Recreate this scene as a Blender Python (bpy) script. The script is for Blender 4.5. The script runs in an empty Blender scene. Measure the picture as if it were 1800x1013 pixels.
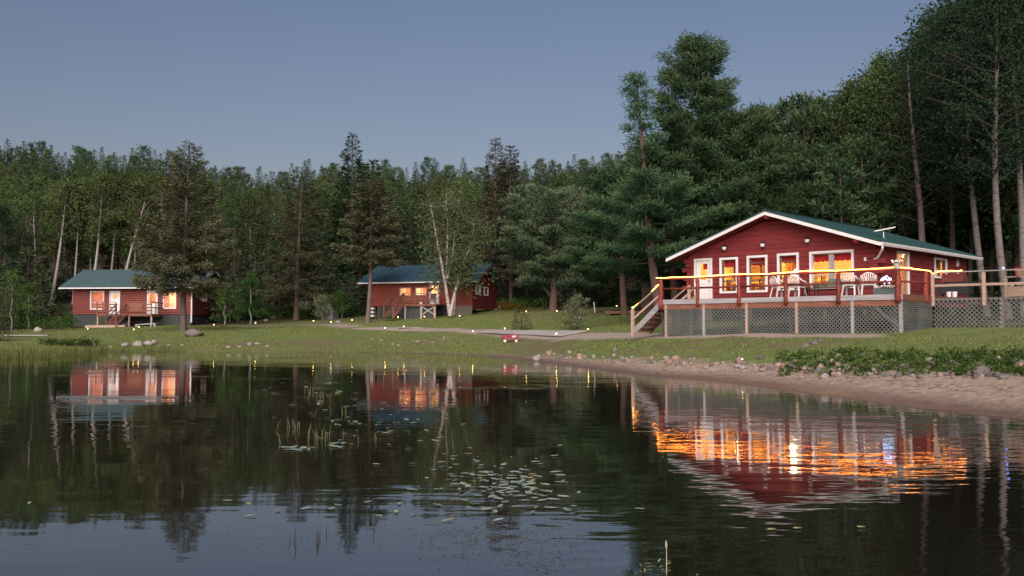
import bpy, math, random
import numpy as np
from mathutils import Vector, Matrix

# ------------------------------------------------------------------ camera, world, sun, exposure
SC = bpy.context.scene
COL = SC.collection
F_PX, CAM_H, TH = 1700.0, 1.7, math.atan(71.5 / 1700.0)
WL = 0.30                                   # water level (camera stands 1.4 m above it)
cam_d = bpy.data.cameras.new('camera'); cam = bpy.data.objects.new('camera', cam_d); COL.objects.link(cam)
cam_d.sensor_width = 36.0; cam_d.lens = 36.0 * F_PX / 1800.0
cam_d.clip_start = 0.1; cam_d.clip_end = 5000
cam.location = (0, 0, CAM_H); cam.rotation_euler = (math.radians(90) + TH, 0, 0)
SC.camera = cam

SUN_EL, SUN_AZ = math.radians(27), math.radians(188)      # afterglow behind the camera, a little to the left
W = bpy.data.worlds.new('World'); SC.world = W; W.use_nodes = True
wn = W.node_tree.nodes; wl = W.node_tree.links
bg = wn['Background']
sky = wn.new('ShaderNodeTexSky'); sky.sky_type = 'NISHITA'; sky.sun_disc = False
sky.sun_elevation = math.radians(4.0); sky.sun_rotation = SUN_AZ
sky.altitude = 300; sky.air_density = 1.0; sky.dust_density = 1.0; sky.ozone_density = 2.0
tint = wn.new('ShaderNodeMix'); tint.data_type = 'RGBA'; tint.blend_type = 'MULTIPLY'
tint.inputs[0].default_value = 1.0; tint.inputs[7].default_value = (.735, .560, .625, 1)
wl.new(sky.outputs[0], tint.inputs[6]); wl.new(tint.outputs[2], bg.inputs[0])
bg.inputs[1].default_value = 0.15

sun_d = bpy.data.lights.new('sun', 'SUN'); sun = bpy.data.objects.new('sun', sun_d); COL.objects.link(sun)
sun_d.energy = 4.3; sun_d.angle = math.radians(60); sun_d.color = (1.0, 0.88, 0.84)
sd = Vector((math.sin(SUN_AZ) * math.cos(SUN_EL), math.cos(SUN_AZ) * math.cos(SUN_EL), math.sin(SUN_EL)))
sun.rotation_euler = (-sd).to_track_quat('-Z', 'Y').to_euler()

SC.view_settings.view_transform = 'Standard'; SC.view_settings.look = 'None'
SC.view_settings.exposure = 0.7; SC.view_settings.gamma = 1.0
SC.render.engine = 'CYCLES'
SC.cycles.use_denoising = True
SC.cycles.max_bounces = 6; SC.cycles.diffuse_bounces = 2; SC.cycles.glossy_bounces = 3
SC.cycles.transmission_bounces = 3; SC.cycles.transparent_max_bounces = 8
SC.cycles.sample_clamp_indirect = 4.0
random.seed(7); RNG = np.random.default_rng(7)

# ------------------------------------------------------------------ helpers: pixels of the plan, ground shape
def ray(px, py):
    u = (px - 900) / F_PX; v = (506.5 - py) / F_PX
    return np.array([u, math.cos(TH) - v * math.sin(TH), math.sin(TH) + v * math.cos(TH)])
def P(px, py, Y):
    r = ray(px, py); return np.array([0, 0, CAM_H]) + r * (Y / r[1])

SHORE = np.array([(9, -60), (9.2, -20), (8.8, 0), (8.4, 8), (7.9, 15), (7.15, 17.4), (6.5, 22.0), (5.5, 26.7), (3.87, 29.9),
                  (2.15, 36.6), (0, 44), (-2.04, 49.6), (-6.5, 55.3), (-13.6, 58), (-21.5, 61), (-24.9, 58), (-25.2, 47.6), (-32, 40),
                  (-44, 26), (-62, 12), (-100, -5), (-100, -60)], float)
def poly_dist(x, y, pts, closed=False):
    d = np.full(x.shape, 1e9)
    n = len(pts)
    for i in range(n if closed else n - 1):
        a = pts[i]; b = pts[(i + 1) % n]; e = b - a
        t = np.clip(((x - a[0]) * e[0] + (y - a[1]) * e[1]) / (e @ e), 0, 1)
        d = np.minimum(d, np.hypot(x - a[0] - t * e[0], y - a[1] - t * e[1]))
    return d
def inside(x, y, pts):
    r = np.zeros(x.shape, bool); n = len(pts)
    for i in range(n):
        a = pts[i]; b = pts[(i + 1) % n]
        if a[1] == b[1]: continue
        c = ((a[1] > y) != (b[1] > y)) & (x < (b[0] - a[0]) * (y - a[1]) / (b[1] - a[1]) + a[0])
        r ^= c
    return r
def shore_t(x, y):
    d = poly_dist(x, y, SHORE, True)
    return np.where(inside(x, y, SHORE), -d, d)
COLS = [0, 350, 700, 950, 1170, 1700]
PROF = [[(0, .3), (10, .95), (22, 1.2), (46, 1.87), (64, 2.6)],
        [(0, .3), (2.5, .63), (8, 1.14), (14, 1.6), (34, 2.03), (52, 3.0)],
        [(0, .3), (3.5, .62), (8, 1.07), (12, 1.42), (15, 1.62), (33, 2.95), (56, 4.2)],
        [(0, .3), (1.8, .52), (3.8, .85), (7, 1.35), (11, 1.64), (17, 2.2), (36, 3.6), (66, 4.6)],
        [(0, .3), (1.1, .6), (3.1, .98), (5.1, 1.23), (6.4, 1.43), (9, 1.6), (15, 1.9), (31, 3.5), (70, 4.8)],
        [(0, .3), (3.1, .72), (6.3, 1.13), (9.5, 1.34), (14.4, 1.66), (20, 1.85), (35, 2.7), (70, 4.2)]]
def vnoise(x, y, s, seed=0):
    x = x / s + seed * 17.3; y = y / s + seed * 9.1
    xi = np.floor(x); yi = np.floor(y); fx = x - xi; fy = y - yi
    fx = fx * fx * (3 - 2 * fx); fy = fy * fy * (3 - 2 * fy)
    h = lambda a, b: np.modf(np.abs(np.sin(a * 127.1 + b * 311.7) * 43758.5453))[0]
    return (h(xi, yi) * (1 - fx) + h(xi + 1, yi) * fx) * (1 - fy) + (h(xi, yi + 1) * (1 - fx) + h(xi + 1, yi + 1) * fx) * fy
def H(x, y):
    x = np.asarray(x, float); y = np.asarray(y, float)
    sh = x.shape; x = np.atleast_1d(x); y = np.atleast_1d(y)
    t = shore_t(x, y)
    pxl = np.where(y > 5, 900 + 1700 * x / np.maximum(y, 1), np.where(x > 0, 1750, 0))
    pxl = np.clip(pxl, COLS[0], COLS[-1])
    zs = []
    for pr in PROF:
        a = np.array(pr); zs.append(np.interp(t, a[:, 0], a[:, 1]))
    zs = np.array(zs); k = np.interp(pxl, COLS, np.arange(len(COLS)))
    i = np.clip(np.floor(k).astype(int), 0, len(COLS) - 2); f = k - i
    idx = np.arange(x.size)
    z = zs.reshape(len(COLS), -1)[i.ravel(), idx] * (1 - f.ravel()) + zs.reshape(len(COLS), -1)[i.ravel() + 1, idx] * f.ravel()
    z = z.reshape(x.shape)
    z = np.where(t < 0, WL + np.maximum(t * .12, -2.5), z)
    r = np.hypot(x, y); pa = np.where(y > 5, 900 + 1700 * x / np.maximum(y, 1), 900)
    hs = np.interp(pa, [-200, 0, 250, 450, 700, 1000, 1500], [.26, .25, .22, .20, .215, .215, .16])
    z = z + hs * np.clip(r - 108, 0, 100)
    z = z + np.clip(t / 4, 0, 1) * (.10 * (vnoise(x, y, 2.6, 1) - .5) + .16 * (vnoise(x, y, 6.5, 2) - .5)) * np.clip(1.2 - r / 200, 0.1, 1)
    return z.reshape(sh)
def hz(x, y): return float(H(np.array([x]), np.array([y]))[0])
def hit(px, py, d0=14.0, d1=160.0):
    r = ray(px, py); r = r / r[1]
    d = np.arange(d0, d1, .1); x = r[0] * d; z = CAM_H + r[2] * d
    g = H(x, d); k = np.where(g >= z)[0]
    i = k[0] if len(k) else len(d) - 1
    return np.array([x[i], d[i], g[i]])
def onwater(px, py):
    d = (CAM_H - WL) * F_PX / (py - 578); return np.array([(px - 900) / F_PX * d, d, WL])
def gp(px, d):
    x = (px - 900) / F_PX * d; return np.array([x, d, hz(x, d)])

# ------------------------------------------------------------------ materials
MATS = {}
def _p(nt): return nt.nodes['Principled BSDF']
def mat(name, col, rough=.75, var=.3, scale=5, bump=0., stretch=(1, 1, 1), col2=None, metal=0., spec=.3, bscale=None, dist=.02, thr=None):
    if name in MATS: return MATS[name]
    m = bpy.data.materials.new(name); m.use_nodes = True; nt = m.node_tree; N = nt.nodes; L = nt.links; p = _p(nt)
    p.inputs['Roughness'].default_value = rough; p.inputs['Metallic'].default_value = metal
    p.inputs['Specular IOR Level'].default_value = spec
    tc = N.new('ShaderNodeTexCoord'); mp = N.new('ShaderNodeMapping'); mp.inputs['Scale'].default_value = stretch
    L.new(tc.outputs['Object'], mp.inputs['Vector'])
    oi = N.new('ShaderNodeObjectInfo'); ad = N.new('ShaderNodeVectorMath'); ad.operation = 'ADD'
    ml = N.new('ShaderNodeVectorMath'); ml.operation = 'SCALE'; ml.inputs[3].default_value = 37.0
    cb = N.new('ShaderNodeCombineXYZ'); L.new(oi.outputs['Random'], cb.inputs[0]); L.new(oi.outputs['Random'], cb.inputs[2])
    L.new(cb.outputs[0], ml.inputs[0]); L.new(mp.outputs[0], ad.inputs[0]); L.new(ml.outputs[0], ad.inputs[1])
    nz = N.new('ShaderNodeTexNoise'); nz.inputs['Scale'].default_value = scale; nz.inputs['Detail'].default_value = 6
    nz.inputs['Roughness'].default_value = .65
    L.new(ad.outputs[0], nz.inputs['Vector'])
    cr = N.new('ShaderNodeValToRGB')
    c2 = col2 if col2 else tuple(c * (1 + var) for c in col); c1 = col if col2 else tuple(c * (1 - var) for c in col)
    lo, hi = thr if thr else (.3, .7)
    cr.color_ramp.elements[0].position = lo; cr.color_ramp.elements[0].color = (*c1, 1)
    cr.color_ramp.elements[1].position = hi; cr.color_ramp.elements[1].color = (*c2, 1)
    L.new(nz.outputs[0], cr.inputs[0])
    hv = N.new('ShaderNodeHueSaturation'); mr = N.new('ShaderNodeMapRange')
    mr.inputs[3].default_value = 1 - var * .5; mr.inputs[4].default_value = 1 + var * .5
    L.new(oi.outputs['Random'], mr.inputs[0]); L.new(mr.outputs[0], hv.inputs['Value']); L.new(cr.outputs[0], hv.inputs['Color'])
    L.new(hv.outputs[0], p.inputs['Base Color'])
    if bump:
        b = N.new('ShaderNodeBump'); b.inputs['Strength'].default_value = bump; b.inputs['Distance'].default_value = dist
        n2 = N.new('ShaderNodeTexNoise'); n2.inputs['Scale'].default_value = bscale or scale * 3; n2.inputs['Detail'].default_value = 5
        L.new(ad.outputs[0], n2.inputs['Vector']); L.new(n2.outputs[0], b.inputs['Height']); L.new(b.outputs[0], p.inputs['Normal'])
    MATS[name] = m; return m
def emit(name, col, s):
    if name in MATS: return MATS[name]
    m = bpy.data.materials.new(name); m.use_nodes = True; p = _p(m.node_tree)
    p.inputs['Base Color'].default_value = (*[c * .6 for c in col], 1); p.inputs['Emission Color'].default_value = (*col, 1)
    p.inputs['Emission Strength'].default_value = s; MATS[name] = m; return m
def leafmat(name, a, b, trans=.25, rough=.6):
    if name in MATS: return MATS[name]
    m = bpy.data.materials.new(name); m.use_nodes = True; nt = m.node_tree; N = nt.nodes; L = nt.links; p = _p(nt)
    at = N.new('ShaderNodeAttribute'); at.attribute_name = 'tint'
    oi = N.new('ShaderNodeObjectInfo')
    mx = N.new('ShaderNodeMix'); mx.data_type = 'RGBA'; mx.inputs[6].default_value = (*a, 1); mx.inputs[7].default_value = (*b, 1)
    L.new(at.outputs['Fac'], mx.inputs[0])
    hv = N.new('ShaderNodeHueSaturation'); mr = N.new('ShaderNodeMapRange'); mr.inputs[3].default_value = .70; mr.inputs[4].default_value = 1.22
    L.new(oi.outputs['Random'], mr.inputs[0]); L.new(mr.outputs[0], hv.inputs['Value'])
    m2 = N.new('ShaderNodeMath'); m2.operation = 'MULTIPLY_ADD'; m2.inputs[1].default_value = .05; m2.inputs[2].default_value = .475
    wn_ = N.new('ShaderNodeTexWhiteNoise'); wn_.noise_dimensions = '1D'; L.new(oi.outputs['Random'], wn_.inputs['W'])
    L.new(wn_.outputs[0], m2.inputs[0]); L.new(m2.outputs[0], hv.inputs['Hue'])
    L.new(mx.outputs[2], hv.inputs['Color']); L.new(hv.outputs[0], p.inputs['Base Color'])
    p.inputs['Roughness'].default_value = .9; p.inputs['Specular IOR Level'].default_value = .04
    tr = N.new('ShaderNodeBsdfTranslucent'); L.new(hv.outputs[0], tr.inputs['Color'])
    ms = N.new('ShaderNodeMixShader'); ms.inputs[0].default_value = trans
    L.new(p.outputs[0], ms.inputs[1]); L.new(tr.outputs[0], ms.inputs[2]); L.new(ms.outputs[0], N['Material Output'].inputs['Surface'])
    MATS[name] = m; return m

# ------------------------------------------------------------------ object helpers
def mesh_np(name, v, f, smooth=False, attr=None):
    v = np.asarray(v, np.float32); me = bpy.data.meshes.new(name)
    f = np.asarray(f, np.int32); k = f.shape[1]
    me.vertices.add(len(v)); me.vertices.foreach_set('co', v.ravel())
    me.loops.add(f.size); me.loops.foreach_set('vertex_index', f.ravel())
    me.polygons.add(len(f)); me.polygons.foreach_set('loop_start', np.arange(0, f.size, k, dtype=np.int32))
    if smooth: me.polygons.foreach_set('use_smooth', np.ones(len(f), bool))
    if attr:
        for an, av in attr.items():
            a = me.attributes.new(an, 'FLOAT', 'POINT'); a.data.foreach_set('value', np.asarray(av, np.float32))
    me.update(calc_edges=True); return me
def link(name, data, m=None, parent=None):
    o = bpy.data.objects.new(name, data); COL.objects.link(o)
    if m is not None and data is not None:
        if data.materials: data.materials[0] = m
        else: data.materials.append(m)
    if parent is not None: o.parent = parent
    return o
def tag(o, label=None, cat=None, group=None, kind=None):
    if label: o['label'] = label
    if cat: o['category'] = cat
    if group: o['group'] = group
    if kind: o['kind'] = kind
    return o
def thing(name, label, cat, loc=(0, 0, 0), rz=0., group=None):
    o = link(name, None); o.empty_display_size = .2
    o.location = [float(c) for c in loc]; o.rotation_euler = (0, 0, rz); return tag(o, label, cat, group)
def copy_tree(o, parent=None):
    c = o.copy(); COL.objects.link(c)
    if parent is not None: c.parent = parent
    for ch in list(o.children): copy_tree(ch, c)
    return c
class MB:
    """collects boxes, beams, tubes and prisms into one mesh"""
    def __init__(s, dz=0.): s.v = []; s.f = []; s.dz = dz
    def add(s, vs, fs):
        n = len(s.v); s.v += [(a, b, c - s.dz) for a, b, c in vs]; s.f += [tuple(i + n for i in q) for q in fs]; return s
    def box(s, x0, x1, y0, y1, z0, z1):
        return s.add([(x0, y0, z0), (x1, y0, z0), (x1, y1, z0), (x0, y1, z0), (x0, y0, z1), (x1, y0, z1), (x1, y1, z1), (x0, y1, z1)],
                     [(0, 3, 2, 1), (4, 5, 6, 7), (0, 1, 5, 4), (1, 2, 6, 5), (2, 3, 7, 6), (3, 0, 4, 7)])
    def beam(s, p, q, w, h, up=(0, 0, 1)):
        p = Vector(p); q = Vector(q); d = (q - p).normalized(); upv = Vector(up)
        if abs(d.dot(upv)) > .98: upv = Vector((0, 1, 0))
        a = d.cross(upv).normalized() * (w / 2); b = a.cross(d).normalized() * (h / 2)
        vs = [p - a - b, p + a - b, p + a + b, p - a + b, q - a - b, q + a - b, q + a + b, q - a + b]
        return s.add([tuple(v) for v in vs], [(0, 1, 2, 3), (7, 6, 5, 4), (0, 4, 5, 1), (1, 5, 6, 2), (2, 6, 7, 3), (3, 7, 4, 0)])
    def tube(s, pts, rad, n=8, cap=True):
        pts = [Vector(p) for p in pts]; rad = rad if hasattr(rad, '__len__') else [rad] * len(pts)
        vs = []; fs = []; ref = None
        for i, p in enumerate(pts):
            d = (pts[min(i + 1, len(pts) - 1)] - pts[max(i - 1, 0)]).normalized()
            if ref is None: ref = Vector((1, 0, 0)) if abs(d.x) < .8 else Vector((0, 1, 0))
            a = (ref - d * ref.dot(d)).normalized(); b = d.cross(a); ref = a
            for k in range(n):
                t = 2 * math.pi * k / n; vs.append(tuple(p + (a * math.cos(t) + b * math.sin(t)) * rad[i]))
        for i in range(len(pts) - 1):
            for k in range(n): fs.append((i * n + k, i * n + (k + 1) % n, (i + 1) * n + (k + 1) % n, (i + 1) * n + k))
        if cap: fs.append(tuple(range(n - 1, -1, -1))); fs.append(tuple((len(pts) - 1) * n + k for k in range(n)))
        return s.add(vs, fs)
    def prism_y(s, poly, y0, y1):
        n = len(poly); vs = [(x, y0, z) for x, z in poly] + [(x, y1, z) for x, z in poly]
        fs = [tuple(range(n)), tuple(range(2 * n - 1, n - 1, -1))] + [(i, i + n, (i + 1) % n + n, (i + 1) % n) for i in range(n)]
        return s.add(vs, fs)
    def prism_x(s, poly, x0, x1):
        n = len(poly); vs = [(x0, y, z) for y, z in poly] + [(x1, y, z) for y, z in poly]
        fs = [tuple(range(n)), tuple(range(2 * n - 1, n - 1, -1))] + [(i, i + n, (i + 1) % n + n, (i + 1) % n) for i in range(n)]
        return s.add(vs, fs)
    def ball(s, c, r, nu=8, nv=5, sq=(1, 1, 1)):
        vs = [(c[0], c[1], c[2] - r * sq[2])]
        for j in range(1, nv):
            a = -math.pi / 2 + math.pi * j / nv
            for k in range(nu):
                t = 2 * math.pi * k / nu
                vs.append((c[0] + r * sq[0] * math.cos(a) * math.cos(t), c[1] + r * sq[1] * math.cos(a) * math.sin(t), c[2] + r * sq[2] * math.sin(a)))
        vs.append((c[0], c[1], c[2] + r * sq[2])); fs = []
        for k in range(nu): fs.append((0, 1 + (k + 1) % nu, 1 + k))
        for j in range(nv - 2):
            for k in range(nu): fs.append((1 + j * nu + k, 1 + j * nu + (k + 1) % nu, 1 + (j + 1) * nu + (k + 1) % nu, 1 + (j + 1) * nu + k))
        e = len(vs) - 1
        for k in range(nu): fs.append((e, 1 + (nv - 2) * nu + k, 1 + (nv - 2) * nu + (k + 1) % nu))
        return s.add(vs, fs)
    def build(s, name, m, parent=None, smooth=False, kind=None, label=None):
        me = bpy.data.meshes.new(name); me.from_pydata(s.v, [], s.f)
        if smooth: me.polygons.foreach_set('use_smooth', [True] * len(me.polygons))
        me.update(); o = link(name, me, m, parent)
        if kind: o['kind'] = kind
        if label: o['label'] = label
        return o

# ------------------------------------------------------------------ terrain
PATHPIX = [(1490, 592), (1400, 591), (1250, 590), (1120, 590), (1030, 590), (930, 588), (850, 583), (780, 580.5), (700, 579), (640, 577.5)]
PATH = np.array([hit(*p)[:2] for p in PATHPIX])
PATH2 = np.array([hit(*p)[:2] for p in [(620, 574.5), (575, 570.5), (545, 571.5), (500, 572.5), (430, 574)]])
PATH3 = np.array([hit(*p)[:2] for p in [(1120, 539.5), (1080, 541), (1030, 545), (960, 549), (880, 551), (800, 557), (720, 560), (650, 565), (600, 570)]])
def axis(core0, core1, step, lo, hi):
    a = list(np.arange(core0, core1, step)); s = step
    b = a[-1]
    while b < hi: s *= 1.07; b += s; a.append(b)
    s = step; b = a[0]
    while b > lo: s *= 1.07; b -= s; a.insert(0, b)
    return np.array(a)
gx = axis(-29, 18, .27, -700, 700); gy = axis(13, 75, .27, -200, 900)
X, Y = np.meshgrid(gx, gy); T = shore_t(X, Y); Z = H(X.ravel(), Y.ravel()).reshape(X.shape)
pxl = np.where(Y > 5, 900 + 1700 * X / np.maximum(Y, 1), np.where(X > 0, 1750, 0))
sandw = np.interp(pxl, [450, 700, 850, 1000, 1170, 1400, 1700], [.0, .2, .8, 1.25, 1.45, 2.2, 3.3])
nn = vnoise(X, Y, 1.3, 5) * .6 + vnoise(X, Y, .5, 6) * .4
sand = np.clip((sandw + (nn - .5) * 1.4 - T) / .55 + .5, 0, 1) * (sandw > .02)
sand = np.where(T < 0, 1, sand)
pd = poly_dist(X, Y, PATH); pd2 = poly_dist(X, Y, PATH2); pd3 = poly_dist(X, Y, PATH3)
pth = np.clip((1.15 + (nn - .5) * 1.3 - pd) / .5 + .5, 0, 1)
pth = np.maximum(pth, np.clip((1.1 + (nn - .5) * 1.6 - pd2) / .6 + .5, 0, 1) * .85)
thin = np.clip((.55 + (nn - .5) * .6 - pd3) / .4 + .5, 0, 1) * .55
forest = np.clip((np.hypot(X, Y) - np.interp(pxl, [0, 300, 420, 620, 870, 1000, 1080, 1250, 1700], [84, 97, 90, 92, 99, 92, 84, 60, 46])) / 6, 0, 1)
bare = np.maximum(thin, np.clip(1 - np.hypot(X - gp(970, 85)[0], (Y - 85) * .6) / 8, 0, 1) * .8)
bare = np.maximum(bare, np.clip((vnoise(X, Y, 4.5, 9) * .65 + vnoise(X, Y, 1.1, 10) * .35 - .54) * 5, 0, 1) * np.clip(1.25 - np.abs(T - 3.5) / 5, 0, 1) * (.35 + .6 * vnoise(X, Y, .55, 15)))
bare = np.maximum(bare, np.clip((vnoise(X, Y, 9, 13) * .6 + vnoise(X, Y, 1.6, 14) * .4 - .60) * 5, 0, 1) * .3)
lush = np.clip((vnoise(X, Y, 7, 11) * .6 + vnoise(X, Y, 2, 12) * .4 - .35) * 2.2, 0, 1)
V = np.stack([X, Y, Z], -1).reshape(-1, 3)
ny, nx = X.shape
I = np.arange(ny * nx).reshape(ny, nx)
Q = np.stack([I[:-1, :-1], I[:-1, 1:], I[1:, 1:], I[1:, :-1]], -1).reshape(-1, 4)
fs_ = sand.ravel()[Q].mean(1); fp_ = pth.ravel()[Q].mean(1); ft_ = T.ravel()[Q].mean(1)
cls = np.where((fs_ > .5) & (ft_ < 6), 1, np.where(fp_ > .5, 2, 0))
gm = bpy.data.materials.new('ground_mix'); gm.use_nodes = True
def build_ground_mat():
    nt = gm.node_tree; N = nt.nodes; L = nt.links; p = _p(nt)
    p.inputs['Roughness'].default_value = .9; p.inputs['Specular IOR Level'].default_value = .15
    tc = N.new('ShaderNodeTexCoord')
    def noise(s, det=6, r=.65, stretch=None):
        n = N.new('ShaderNodeTexNoise'); n.inputs['Scale'].default_value = s; n.inputs['Detail'].default_value = det; n.inputs['Roughness'].default_value = r
        if stretch:
            m = N.new('ShaderNodeMapping'); m.inputs['Scale'].default_value = stretch; L.new(tc.outputs['Object'], m.inputs[0]); L.new(m.outputs[0], n.inputs['Vector'])
        else: L.new(tc.outputs['Object'], n.inputs['Vector'])
        return n.outputs[0]
    def ramp(fac, stops):
        r = N.new('ShaderNodeValToRGB'); e = r.color_ramp.elements
        e[0].position, e[0].color = stops[0][0], (*stops[0][1], 1); e[1].position, e[1].color = stops[-1][0], (*stops[-1][1], 1)
        for q, c in stops[1:-1]: k = e.new(q); k.color = (*c, 1)
        L.new(fac, r.inputs[0]); return r.outputs[0]
    def mix(f, a, b, mode='MIX'):
        m = N.new('ShaderNodeMix'); m.data_type = 'RGBA'; m.blend_type = mode
        if hasattr(f, 'is_linked') or not isinstance(f, (int, float)): L.new(f, m.inputs[0])
        else: m.inputs[0].default_value = f
        L.new(a, m.inputs[6]); L.new(b, m.inputs[7]); return m.outputs[2]
    def att(n):
        a = N.new('ShaderNodeAttribute'); a.attribute_name = n; return a.outputs['Fac']
    g1 = ramp(noise(1.1), [(.3, (.085, .118, .038)), (.55, (.140, .178, .060)), (.75, (.215, .220, .10))])
    g2 = ramp(noise(2.3), [(.3, (.080, .125, .036)), (.7, (.150, .205, .062))])
    grass = mix(att('lush'), g1, g2)
    fine = ramp(noise(22, 3, .7), [(.3, (.62, .62, .62)), (.7, (1.35, 1.3, 1.2))])
    grass = mix(1.0, grass, fine, 'MULTIPLY')
    soil = ramp(noise(5), [(.3, (.085, .055, .032)), (.7, (.20, .145, .095))])
    gravel = ramp(noise(28, 4, .8), [(.3, (.17, .135, .115)), (.5, (.31, .25, .215)), (.72, (.46, .39, .35))])
    sandc = ramp(noise(7, 8, .75), [(.30, (.17, .118, .082)), (.5, (.32, .245, .19)), (.68, (.49, .405, .33))])
    wrack = ramp(noise(3.2, 8, .8), [(.50, (1, 1, 1)), (.62, (.52, .40, .30))])
    sandc = mix(att('wrack'), sandc, mix(1.0, sandc, wrack, 'MULTIPLY'))
    litter = ramp(noise(3), [(.3, (.028, .026, .014)), (.7, (.075, .062, .032))])
    c = mix(att('bare'), grass, soil); c = mix(att('forest'), c, litter); c = mix(att('path'), c, gravel); c = mix(att('sand'), c, sandc)
    wetc = N.new('ShaderNodeRGB'); wetc.outputs[0].default_value = (.45, .40, .37, 1)
    c = mix(att('wet'), c, mix(1.0, c, wetc.outputs[0], 'MULTIPLY'))
    L.new(c, p.inputs['Base Color'])
    mr = N.new('ShaderNodeMapRange'); mr.inputs[3].default_value = .92; mr.inputs[4].default_value = .35; L.new(att('wet'), mr.inputs[0]); L.new(mr.outputs[0], p.inputs['Roughness'])
    b = N.new('ShaderNodeBump'); b.inputs['Strength'].default_value = .35; b.inputs['Distance'].default_value = .04
    L.new(noise(9, 8, .75), b.inputs['Height']); L.new(b.outputs[0], p.inputs['Normal'])
build_ground_mat()
wet = np.clip(1.3 - (Z - WL) / .14, 0, 1) * (sand > .3)
wrack = np.clip(1 - np.abs(T - sandw * .55) / .9, 0, 1) * (sand > .3) + np.clip(1 - np.abs(T - sandw) / .5, 0, 1) * .6
ATT = dict(sand=sand, path=pth, bare=bare, lush=lush, wet=wet, forest=forest, wrack=np.clip(wrack, 0, 1))
for cid, nm in ((0, 'ground'), (1, 'beach'), (2, 'path')):
    q = Q[cls == cid]; used = np.unique(q); rm = np.full(len(V), -1); rm[used] = np.arange(len(used))
    me = mesh_np(nm, V[used], rm[q], True, {k: a.ravel()[used] for k, a in ATT.items()})
    tag(link(nm, me, gm), kind='structure')

# ------------------------------------------------------------------ water
def water_mat():
    m = bpy.data.materials.new('lake_water'); m.use_nodes = True; nt = m.node_tree; N = nt.nodes; L = nt.links; p = _p(nt)
    tc = N.new('ShaderNodeTexCoord')
    def nz(s, stretch, det=3):
        mp = N.new('ShaderNodeMapping'); mp.inputs['Scale'].default_value = stretch; L.new(tc.outputs['Object'], mp.inputs[0])
        n = N.new('ShaderNodeTexNoise'); n.inputs['Scale'].default_value = s; n.inputs['Detail'].default_value = det; n.inputs['Roughness'].default_value = .5
        L.new(mp.outputs[0], n.inputs['Vector']); return n.outputs[0]
    def math_(op, a, b, c=None):
        k = N.new('ShaderNodeMath'); k.operation = op
        for i, q in enumerate((a, b, c)):
            if q is None: continue
            if isinstance(q, (int, float)): k.inputs[i].default_value = q
            else: L.new(q, k.inputs[i])
        return k.outputs[0]
    big = nz(.55, (.45, 1.0, 1)); small = nz(3.2, (.4, 1.0, 1), 2); patch = nz(.16, (1, 1.3, 1), 2)
    mr = N.new('ShaderNodeMapRange'); mr.inputs[1].default_value = .50; mr.inputs[2].default_value = .68; mr.clamp = True
    L.new(patch, mr.inputs[0])
    sx = N.new('ShaderNodeSeparateXYZ'); L.new(tc.outputs['Object'], sx.inputs[0])
    wz = N.new('ShaderNodeMapRange'); wz.inputs[1].default_value = .2; wz.inputs[2].default_value = 4.0; wz.clamp = True; L.new(sx.outputs[0], wz.inputs[0])
    chop = nz(2.6, (.30, 1.0, 1), 3)
    h0 = math_('MULTIPLY', chop, math_('MULTIPLY', wz.outputs[0], .021))
    h = math_('MULTIPLY_ADD', small, math_('MULTIPLY_ADD', mr.outputs[0], .030, .0045), math_('MULTIPLY_ADD', big, .022, h0))
    b = N.new('ShaderNodeBump'); b.inputs['Strength'].default_value = 1.0; b.inputs['Distance'].default_value = .30; L.new(h, b.inputs['Height'])
    dif = N.new('ShaderNodeBsdfDiffuse'); dif.inputs['Color'].default_value = (.012, .010, .007, 1)
    gl = N.new('ShaderNodeBsdfGlossy'); gl.inputs['Roughness'].default_value = .03; gl.inputs['Color'].default_value = (1, 1, 1, 1)
    L.new(b.outputs[0], gl.inputs['Normal'])
    fr = N.new('ShaderNodeFresnel'); fr.inputs['IOR'].default_value = 2.15; L.new(b.outputs[0], fr.inputs['Normal'])
    ms = N.new('ShaderNodeMixShader'); L.new(fr.outputs[0], ms.inputs[0]); L.new(dif.outputs[0], ms.inputs[1]); L.new(gl.outputs[0], ms.inputs[2])
    L.new(ms.outputs[0], N['Material Output'].inputs['Surface']); return m
me = mesh_np('water', [(-400, -300, WL), (300, -300, WL), (300, 90, WL), (-400, 90, WL)], [(0, 1, 2, 3)])
tag(link('water', me, water_mat()), kind='structure')
# ------------------------------------------------------------------ buildings
M_RED = mat('red_stained_log', (.140, .019, .019), .62, .32, 2.2, .5, (1, 1, 7), bscale=9)
M_REDL = mat('red_log_siding', (.165, .045, .036), .7, .3, 2.5, .3, (1, 1, 5))
M_REDB = mat('red_board_batten', (.165, .034, .022), .7, .4, 2.5, .3, (6, 6, .7))
M_REDP = mat('red_peeled_post', (.17, .030, .018), .55, .4, 5, .8, (1, 1, .6), dist=.04)
M_WHITE = mat('white_paint', (.56, .54, .53), .5, .10, 2.5)
M_GREYW = mat('weathered_grey_wood', (.25, .235, .238), .8, .3, 3, .4, (.4, 4, 4))
M_TANW = mat('pale_treated_wood', (.33, .235, .178), .75, .22, 3, .3, (.5, 4, 4))
M_BRNW = mat('brown_deck_wood', (.155, .062, .040), .75, .35, 3, .3, (.6, 4, 4))
M_DKW = mat('dark_weathered_wood', (.085, .062, .055), .8, .35, 3, .3, (.6, 4, 4))
M_LATT = mat('grey_lattice', (.10, .108, .10), .8, .25, 2)
M_ROOFG = mat('green_metal_roof_lodge', (.016, .052, .052), .38, .18, .8, spec=.5)
M_ROOFS = mat('slate_green_metal_roof', (.068, .114, .122), .42, .14, .7, spec=.5)
M_ROOFB = mat('blue_green_metal_roof', (.040, .088, .112), .36, .16, .8, spec=.5)
M_DARK = mat('dark_recess', (.02, .017, .015), .9)
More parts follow.
